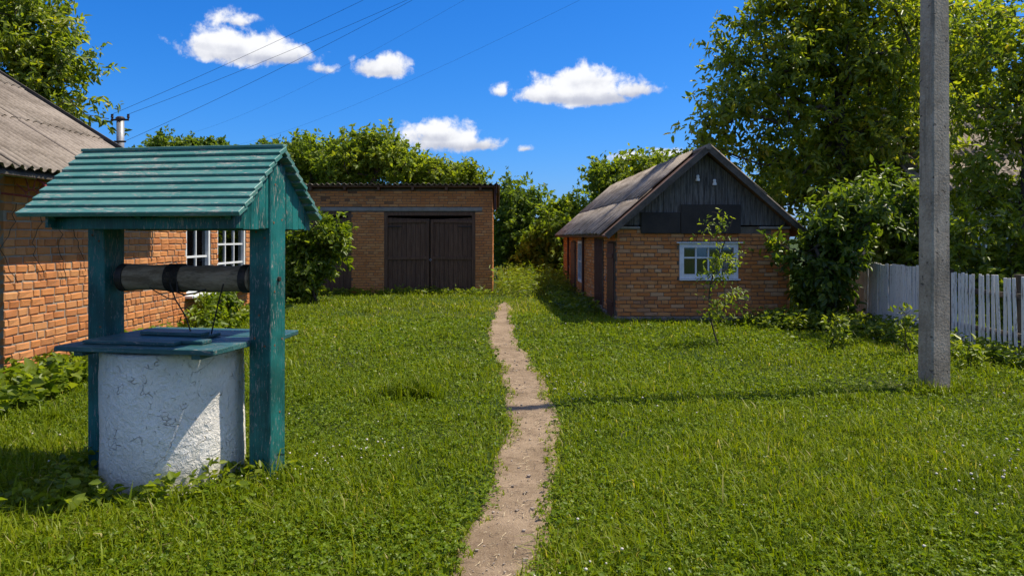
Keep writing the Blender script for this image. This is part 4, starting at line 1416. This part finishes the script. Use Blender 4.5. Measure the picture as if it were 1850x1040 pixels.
# trees behind the garage and the shed
FAR = [
    ('round_tree', 'dense round-topped dark tree behind the well ridge', 36, 330, [(300, 282, 62, 44), (375, 283, 60, 46), (335, 290, 90, 52), (260, 292, 30, 34), (420, 292, 25, 26)], 190, 62, 'leaf_round', 1, .0, .45),
    ('leafy_tree', 'small treetop just left of the well gable, beyond the garage', 34, 470, [(468, 278, 26, 20), (480, 300, 40, 40)], 50, 50, 'leaf_round', 2, .0, .5),
    ('leafy_tree', 'loose tree right of the well gable, behind the garage roof', 31, 560, [(555, 275, 42, 42), (525, 305, 55, 50), (600, 300, 45, 40)], 150, 50, 'leaf_far', 3, .05, .55),
    ('leafy_tree', 'tallest tree behind the garage, reaching just under the cloud', 30, 670, [(648, 262, 40, 36), (690, 275, 48, 42), (640, 305, 65, 42), (725, 298, 42, 36)], 190, 50, 'leaf_far', 4, .1, .6),
    ('leafy_tree', 'low tree behind the right-hand part of the garage roof', 31, 810, [(775, 315, 50, 28), (830, 322, 42, 22), (868, 330, 20, 18)], 110, 46, 'leaf_yellow', 5, -.12, .5),
    ('leafy_tree', 'airy blue-green tree in the gap beside the garage corner', 30, 945, [(938, 345, 30, 28), (965, 372, 38, 30), (925, 390, 38, 45), (950, 430, 50, 45), (925, 460, 40, 40)], 190, 44, 'leaf_round', 6, -.02, .6),
    ('leafy_tree', 'light green tree at the far end of the shed', 26.5, 1000, [(1000, 420, 40, 42), (970, 455, 32, 36), (1030, 385, 30, 30), (1010, 480, 42, 30)], 170, 46, 'leaf_far', 7, .05, .5),
    ('leafy_tree', 'broad tree behind the shed roof, in front of the small low cloud', 27, 1150, [(1085, 325, 28, 26), (1130, 312, 40, 30), (1180, 300, 40, 30), (1225, 310, 40, 45), (1110, 360, 50, 40), (1180, 360, 60, 45)], 200, 46, 'leaf_far', 8, .0, .55),
    ('leafy_tree', 'sunlit yellow-green tree far behind the big tree, glimpsed through its leaves', 27, 1540, [(1480, 300, 105, 80), (1600, 280, 110, 95), (1550, 190, 110, 80), (1390, 335, 60, 45), (1680, 200, 80, 90)], 260, 46, 'leaf_yellow', 10, .0, .7),
    ('leafy_tree', 'dark background tree filling the gap between garage and shed', 44, 990, [(940, 420, 70, 55), (1020, 420, 60, 60), (1060, 380, 50, 50), (900, 440, 60, 50)], 160, 46, 'leaf_dark', 9, .0, .6),
]
for nm, lab, d, bx, bl, tips, per, mt, sdn, tsh, sh in FAR:
    X0 = (bx - CX) / F_PX * d
    make_tree(nm, lab, (X0, d, 0), [blob(a, b, rx, ry, d, min(1.6, rx / F_PX * d * 1.1 + .3)) for a, b, rx, ry in bl], tips, (.165, .58), M[mt], 100 + sdn * 7, per_tip=int(per * 1.55), shoot=sh * 1.15, shape='quad',
              droop=.15, r_tip=.012, step=.6, group='trees beyond the yard', tint_shift=tsh)

# shrub by the garage, right behind the well
d = 18.4
make_tree('leafy_shrub', 'bright green shrub between the well post and the left garage gate', ((560 - CX) / F_PX * d, d, 0),
          [blob(562, 480, 50, 50, d, .6), blob(590, 425, 36, 36, d, .45), blob(545, 510, 42, 36, d, .5), blob(600, 455, 35, 40, d, .4), blob(530, 440, 30, 50, d, .4)],
          150, (.13, .48), M['leaf_weed'], 61, per_tip=44, shoot=.36, droop=.2, r_tip=.006, step=.25, n_stems=5, category='shrub', stem_names=('stems', 'crown'), min_z=.1, tint_shift=.02)
# sapling before the shed window
d = 11.0
make_tree('sapling', 'thin sapling with sparse leaves in front of the shed window', ((1300 - CX) / F_PX * d, d, 0),
          [blob(1300, 400, 26, 24, d, .2), blob(1285, 425, 30, 30, d, .25), blob(1310, 470, 36, 45, d, .3), blob(1330, 545, 32, 45, d, .3), blob(1275, 500, 30, 40, d, .25), blob(1300, 560, 40, 40, d, .3)],
          58, (.060, .5), M['leaf_weed'], 71, per_tip=12, shoot=.18, droop=.1, trunk_top=at(1300, 410, d), r_tip=.0024, step=.18, n_stems=2, category='sapling', tint_shift=.12)
# young shrubs at the fence foot
for px, d, h, lab, sdn, n in ((1505, 10.6, .62, 'pale leafy weed standing in the grass before the lilac bush', 81, 16),
                              (1632, 9.9, .78, 'tall green weed rising against the white board fence by the pole', 83, 13),
                              (1745, 9.0, .32, 'low weed at the foot of the picket fence, just right of the pole', 85, 10)):
    b = ((px - CX) / F_PX * d, d, 0)
    make_tree('weed_plant', lab, b, [((b[0], d, h * .6), (.16, .14, h * .42)), ((b[0] + .1, d, h * .3), (.18, .12, h * .25))], n, (.065, .45), M['leaf_weed'], sdn, per_tip=13, shoot=.14, droop=.1, r_tip=.003,
              step=.12, n_stems=3, category='weed', tint_shift=.15, group='weeds by the fence', stem_names=('stems', 'leaves'), min_z=.06)
d = 12.6
make_tree('garden_bush', 'small green bush against the house wall under the window sill', (-5.15, d, 0),
          [((-5.2, d, .35), (.28, .5, .3)), ((-5.2, d + .7, .5), (.25, .4, .35)), ((-5.1, d - .5, .22), (.25, .35, .2))], 70, (.085, .55), M['leaf_weed'], 91, per_tip=26, shoot=.2, droop=.2, r_tip=.004, step=.2, n_stems=4,
          category='bush', stem_names=('stems', 'crown'), min_z=.08)

# ------------------------------------------------------------------ ground cover: undergrowth, grass, clover
def undergrowth(name, label, pts, h, leaf, mat, seed, per=12, shape='full', tint=.45, spread=.5):
    r = np.random.default_rng(seed)
    n = len(pts)
    H = h * (.5 + .8 * r.random(n))
    dirs = unit(np.stack((r.normal(size=n) * spread, r.normal(size=n) * spread, np.ones(n)), -1))
    idx = np.repeat(np.arange(n), per); N = len(idx)
    f = .15 + .9 * r.random(N)
    base = np.stack((pts[:, 0], pts[:, 1], gh(pts[:, 0], pts[:, 1])), -1)
    P = base[idx] + dirs[idx] * (H[idx] * f)[:, None] + r.normal(size=(N, 3)) * .015
    P[:, 2] = np.maximum(P[:, 2], .015)
    D = unit(r.normal(size=(N, 3)) * np.array([1, 1, .35]) + np.array([0, 0, .18]))
    L = leaf[0] * np.exp(r.normal(size=N) * .3)
    pt = r.normal(size=n) * .15
    return leaf_object(name, P, D, L, L * leaf[1], tint + pt[idx] + r.normal(size=N) * .17, M[mat], None, seed + 1, shape, .75, label=label, category='plants', kind='stuff')


def scatter(x0, x1, y0, y1, n, keep=None):
    p = np.stack((rng.uniform(x0, x1, n), rng.uniform(y0, y1, n)), -1)
    return p if keep is None else p[keep(p[:, 0], p[:, 1])]


undergrowth('weeds', 'broad-leaved weeds growing along the foot of the house wall', np.vstack((scatter(-5.5, -4.5, 6.2, 10.2, 460), scatter(-5.5, -4.9, 10.2, 16, 260))), .24, (.085, .75), 'leaf_weed', 201, 9, tint=.5)
wl = scatter(-3.6, -1.5, 4.05, 5.1, 620, lambda x, y: (np.abs(np.hypot(x + 2.26, y - 4.93) - .57) < .14))
wl2 = scatter(-3.35, -2.35, 4.15, 4.6, 75)
undergrowth('weeds', 'leafy weeds round the foot of the whitewashed well', np.vstack((wl[:110], wl2)), .15, (.055, .6), 'leaf_weed', 203, 8, tint=.55)
ug = np.vstack((scatter(5.5, 6.5, 9.6, 14.4, 420), scatter(4.4, 6.2, 12.6, 14.0, 260), scatter(6.1, 6.5, 8.3, 9.8, 90)))
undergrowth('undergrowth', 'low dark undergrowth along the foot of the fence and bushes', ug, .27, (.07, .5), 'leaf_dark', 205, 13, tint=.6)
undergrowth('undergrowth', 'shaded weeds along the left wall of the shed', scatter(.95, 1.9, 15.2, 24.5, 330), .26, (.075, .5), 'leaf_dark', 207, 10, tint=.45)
undergrowth('undergrowth', 'pale tall weeds beside the end of the path', scatter(-.4, 1.6, 20.2, 27, 420), .62, (.10, .22), 'leaf_weed', 209, 14, 'quad', tint=.62, spread=.25)
undergrowth('undergrowth', 'rank weeds in front of the garage wall', scatter(-8, -.4, 20.6, 21.35, 300), .18, (.085, .4), 'leaf_weed', 211, 9, 'quad', tint=.6)


def blocked(x, y, m=0.0):
    """footprints that stay bare"""
    L, R = path_lr(y)
    e_ = .03 + .04 * patch(x, y, 5.0) + .045 * patch(x + 3, y, 15.0)
    b = (x > L + e_ - m) & (x < R - e_ + m) & (y < 18.3)
    b |= (np.hypot(x + 2.255, y - 4.93) < .46)
    b |= (x < -5.6) & (y > 8.1) & (y < 17)
    b |= (x < -.5) & (y > 21.35)
    c, s = math.cos(math.radians(1.8)), math.sin(math.radians(1.8))
    lx = (x - 2.03) * c + (y - 14.25) * s; ly = -(x - 2.03) * s + (y - 14.25) * c
    b |= (lx > -.04) & (lx < 3.4) & (ly > -.04) & (ly < 10.4)
    b |= (np.abs(x - 4.52) < .15) & (np.abs(y - 7.92) < .12)
    return b


def near_path(x, y):
    L, R = path_lr(y)
    dd = np.minimum(np.abs(x - L), np.abs(x - R))
    return np.clip(1 - dd / .28, 0, 1) * (y < 18.6)


def grass_field(name, label, n, seed, d0, d1, half_ang, h_mu, w_blade, tufts=None):
    r = np.random.default_rng(seed)
    # distance distribution ~ 1/d so that blades per pixel stay even
    y = d0 * (d1 / d0) ** r.random(n)
    x = y * r.uniform(-half_ang, half_ang, n)
    ok = ~blocked(x, y)
    pt = patch(x, y, .9); pt2 = patch(x + 11, y - 5, 3.1)
    dens = .82 + .18 * pt2 - .22 * near_path(x, y) ** 2
    ok &= r.random(n) < dens
    x, y, pt, pt2 = x[ok], y[ok], pt[ok], pt2[ok]
    n = len(x)
    scale_d = np.clip((y / 6.0), 1.0, 3.0)                   # coarser blades where they are too small to tell apart
    npth = near_path(x, y)
    h = h_mu * (1 + .42 * pt + .30 * pt2 + .9 * np.clip(patch(x - 7, y + 3, 2.3) - .45, 0, 1)) * np.exp(r.normal(size=n) * .38) * (1 - .45 * npth)
    tuft = np.zeros(n)
    if tufts is not None:
        tx, ty, tr, th_, tn = tufts
        nt_ = int(tn.sum()); ti = np.repeat(np.arange(len(tx)), tn.astype(int))
        ex = tx[ti] + r.normal(size=nt_) * tr[ti]; ey = ty[ti] + r.normal(size=nt_) * tr[ti] * .6
        okt = ~blocked(ex, ey, .02); ex, ey, ti = ex[okt], ey[okt], ti[okt]; nt_ = len(ex)
        x = np.concatenate((x, ex)); y = np.concatenate((y, ey)); h = np.concatenate((h, th_[ti] * np.exp(r.normal(size=nt_) * .3)))
        pt = np.concatenate((pt, np.full(nt_, -.3))); pt2 = np.concatenate((pt2, np.full(nt_, -.2))); npth = np.concatenate((npth, np.zeros(nt_)))
        scale_d = np.clip((y / 6.0), 1.0, 3.0); n = len(x); tuft = np.zeros(n)
    wd = w_blade * np.exp(r.normal(size=n) * .25) * scale_d ** .8
    z = gh(x, y)
    P = np.stack((x, y, z - .004), -1)
    th = r.uniform(0, 2 * PI, n)
    lean = np.abs(r.normal(size=n)) * .42 + .12
    bd = np.stack((np.cos(th), np.sin(th), np.zeros(n)), -1)
    sd_ = np.stack((-np.sin(th + r.normal(size=n) * .6), np.cos(th), np.zeros(n)), -1); sd_ = unit(sd_)
    hm = (h * .55)[:, None]; ht = h[:, None]; le = lean[:, None]
    mid = P + np.array([0, 0, 1.0]) * hm * np.cos(le * .6) + bd * hm * np.sin(le * .6)
    tip = P + np.array([0, 0, 1.0]) * ht * np.cos(le * 1.6) + bd * ht * np.sin(le * 1.6) * 1.15
    wv = wd[:, None]
    V = np.stack((P - sd_ * wv * .5, P + sd_ * wv * .5, mid - sd_ * wv * .45, mid + sd_ * wv * .45, tip), 1).reshape(-1, 3)
    fp = np.array([0, 1, 3, 2, 2, 3, 4])
    loops = (np.arange(n)[:, None] * 5 + fp[None]).reshape(-1)
    counts = np.tile(np.array([4, 3]), n)
    tint = .50 + .17 * patch(x + 5, y * .7, .35) + .13 * pt + .10 * pt2 + .16 * npth + r.normal(size=n) * .17 + (r.random(n) < .03) * .45
    tint = np.clip(tint - .05 * tuft, 0, 1)
    me = np_mesh(name, V, loops, counts, np.repeat(tint, 5))
    link(name, me, None, M['grass'], label=label, category='grass', kind='stuff')


rt = np.random.default_rng(77)
nT = 150
_ty = 3.2 * (20 / 3.2) ** rt.random(nT); _tx = _ty * rt.uniform(-.75, .75, nT)
tufts = [np.concatenate(q) for q in ((_tx, [-1.05, -.85, -1.2, -2.9, -1.45, -2.0, -1.7, 4.3, 4.75, 4.5]), (_ty, [7.5, 7.42, 7.55, 4.5, 4.7, 4.35, 4.45, 7.7, 7.8, 7.65]),
                                     (.05 + .09 * rt.random(nT), [.12, .1, .1, .14, .1, .14, .1, .1, .1, .1]), (.07 + .07 * rt.random(nT), [.22, .2, .17, .13, .15, .12, .13, .14, .12, .12]),
                                     (30 + rt.integers(0, 60, nT), [170, 140, 120, 130, 110, 120, 90, 120, 100, 100]))]
grass_field('grass', 'short uneven green grass covering the yard', 560000, 301, 2.6, 26.0, .82, .056, .0074, tufts)
_wy = 3.0 * (14 / 3.0) ** rt.random(170); _wx = _wy * rt.uniform(-.75, .75, 170)
_ok = ~blocked(_wx, _wy, .1)
undergrowth('weeds', 'low broad-leaved weeds scattered through the lawn', np.stack((_wx[_ok], _wy[_ok]), -1),   .05, (.036, .42), 'leaf_weed', 213, 12, tint=.42, spread=.9)


def clover_field(n, seed):
    r = np.random.default_rng(seed)
    y = 2.7 * (15 / 2.7) ** r.random(n); x = y * r.uniform(-.8, .8, n)
    ok = ~blocked(x, y, .03) & (r.random(n) < np.clip(.55 + .6 * patch(x - 4, y + 9, 1.5), .08, 1))
    x, y = x[ok], y[ok]; n = len(x)
    c = np.stack((x, y, gh(x, y) + r.uniform(.02, .07, n)), -1)
    P = np.repeat(c, 3, 0)
    a = r.uniform(0, 2 * PI, n)[:, None] + np.array([0, 2.09, 4.19])[None, :]
    a = a.reshape(-1)
    D = unit(np.stack((np.cos(a), np.sin(a), r.normal(size=len(a)) * .35 + .1), -1))
    L = np.repeat(.016 * np.exp(r.normal(size=n) * .3) * np.clip(y / 6, 1, 2.2), 3)
    leaf_object('clover', P, D, L, L * .95, .5 + r.normal(size=len(a)) * .22, M['clover'], None, seed + 1, 'quad', .9, label='small clover leaves scattered through the grass', category='clover', kind='stuff')


clover_field(70000, 311)


def flowers(n, seed):
    """white clover heads: faceted little balls"""
    r = np.random.default_rng(seed)
    y = 3.0 * (15 / 3.0) ** r.random(n); x = y * r.uniform(-.75, .75, n)
    ok = ~blocked(x, y, .05) & (r.random(n) < np.clip(-.25 + 1.3 * patch(x * 1.2 + 3, y - 2, 1.6), .02, 1))
    x, y = x[ok], y[ok]; n = len(x)
    c = np.stack((x, y, gh(x, y) + r.uniform(.075, .12, n)), -1)
    ph = (1 + 5 ** .5) / 2
    ico = unit(np.array([(-1, ph, 0), (1, ph, 0), (-1, -ph, 0), (1, -ph, 0), (0, -1, ph), (0, 1, ph), (0, -1, -ph), (0, 1, -ph), (ph, 0, -1), (ph, 0, 1), (-ph, 0, -1), (-ph, 0, 1)], float))
    ff = np.array([(0, 11, 5), (0, 5, 1), (0, 1, 7), (0, 7, 10), (0, 10, 11), (1, 5, 9), (5, 11, 4), (11, 10, 2), (10, 7, 6), (7, 1, 8), (3, 9, 4), (3, 4, 2), (3, 2, 6), (3, 6, 8), (3, 8, 9), (4, 9, 5), (2, 4, 11), (6, 2, 10), (8, 6, 7), (9, 8, 1)])
    s = (.0072 * np.exp(r.normal(size=n) * .25))[:, None, None]
    V = c[:, None, :] + ico[None] * s * np.array([1, 1, .8])
    loops = (np.arange(n)[:, None, None] * 12 + ff[None]).reshape(-1)
    link('clover_flowers', np_mesh('clover_flowers', V.reshape(-1, 3), loops, np.full(n * 20, 3)), None, M['flower'], label='tiny white clover flowers dotted over the grass', category='flowers', kind='stuff')


flowers(3600, 321)


def litter(n, seed):
    """dry straw and small stones on the trodden path"""
    r = np.random.default_rng(seed)
    mb = MB()
    for _ in range(n):
        y = 2.8 * (14 / 2.8) ** r.random()
        L, R = path_lr(np.array([y])); x = L[0] + (R[0] - L[0]) * np.clip(r.normal() * .32 + .5, -.1, 1.1)
        a = r.uniform(0, PI); ln = .010 + .035 * r.random() ** 3; z = float(gh(x, y)) + .018
        c = np.array([x, y, z]); dv = np.array([math.cos(a), math.sin(a), r.normal() * .08]) * ln; bv = np.array([-math.sin(a), math.cos(a), 0]) * ln * r.normal() * .25
        mb.tube([c - dv, c + bv + np.array([0, 0, .003]), c + dv], .0010 + .0008 * r.random(), 3, False)
    mb.build('dry_straw', M['straw'], None, label='dry straw bits lying on the earth path', category='straw', kind='stuff')
    mb = MB()
    for _ in range(n):
        y = 2.8 * (14 / 2.8) ** r.random()
        L, R = path_lr(np.array([y])); x = L[0] + (R[0] - L[0]) * r.random()
        s = .003 + .009 * r.random() ** 5
        mb.box((x, y, float(gh(x, y)) + .012 + s * .2), (s * 2, s * 1.5, s), Matrix.Rotation(r.uniform(0, PI), 3, 'Z'), s * .35)
    mb.build('pebbles', M['pale_stone'], None, label='small pale pebbles on the earth path', category='pebbles', kind='stuff')


litter(420, 331)
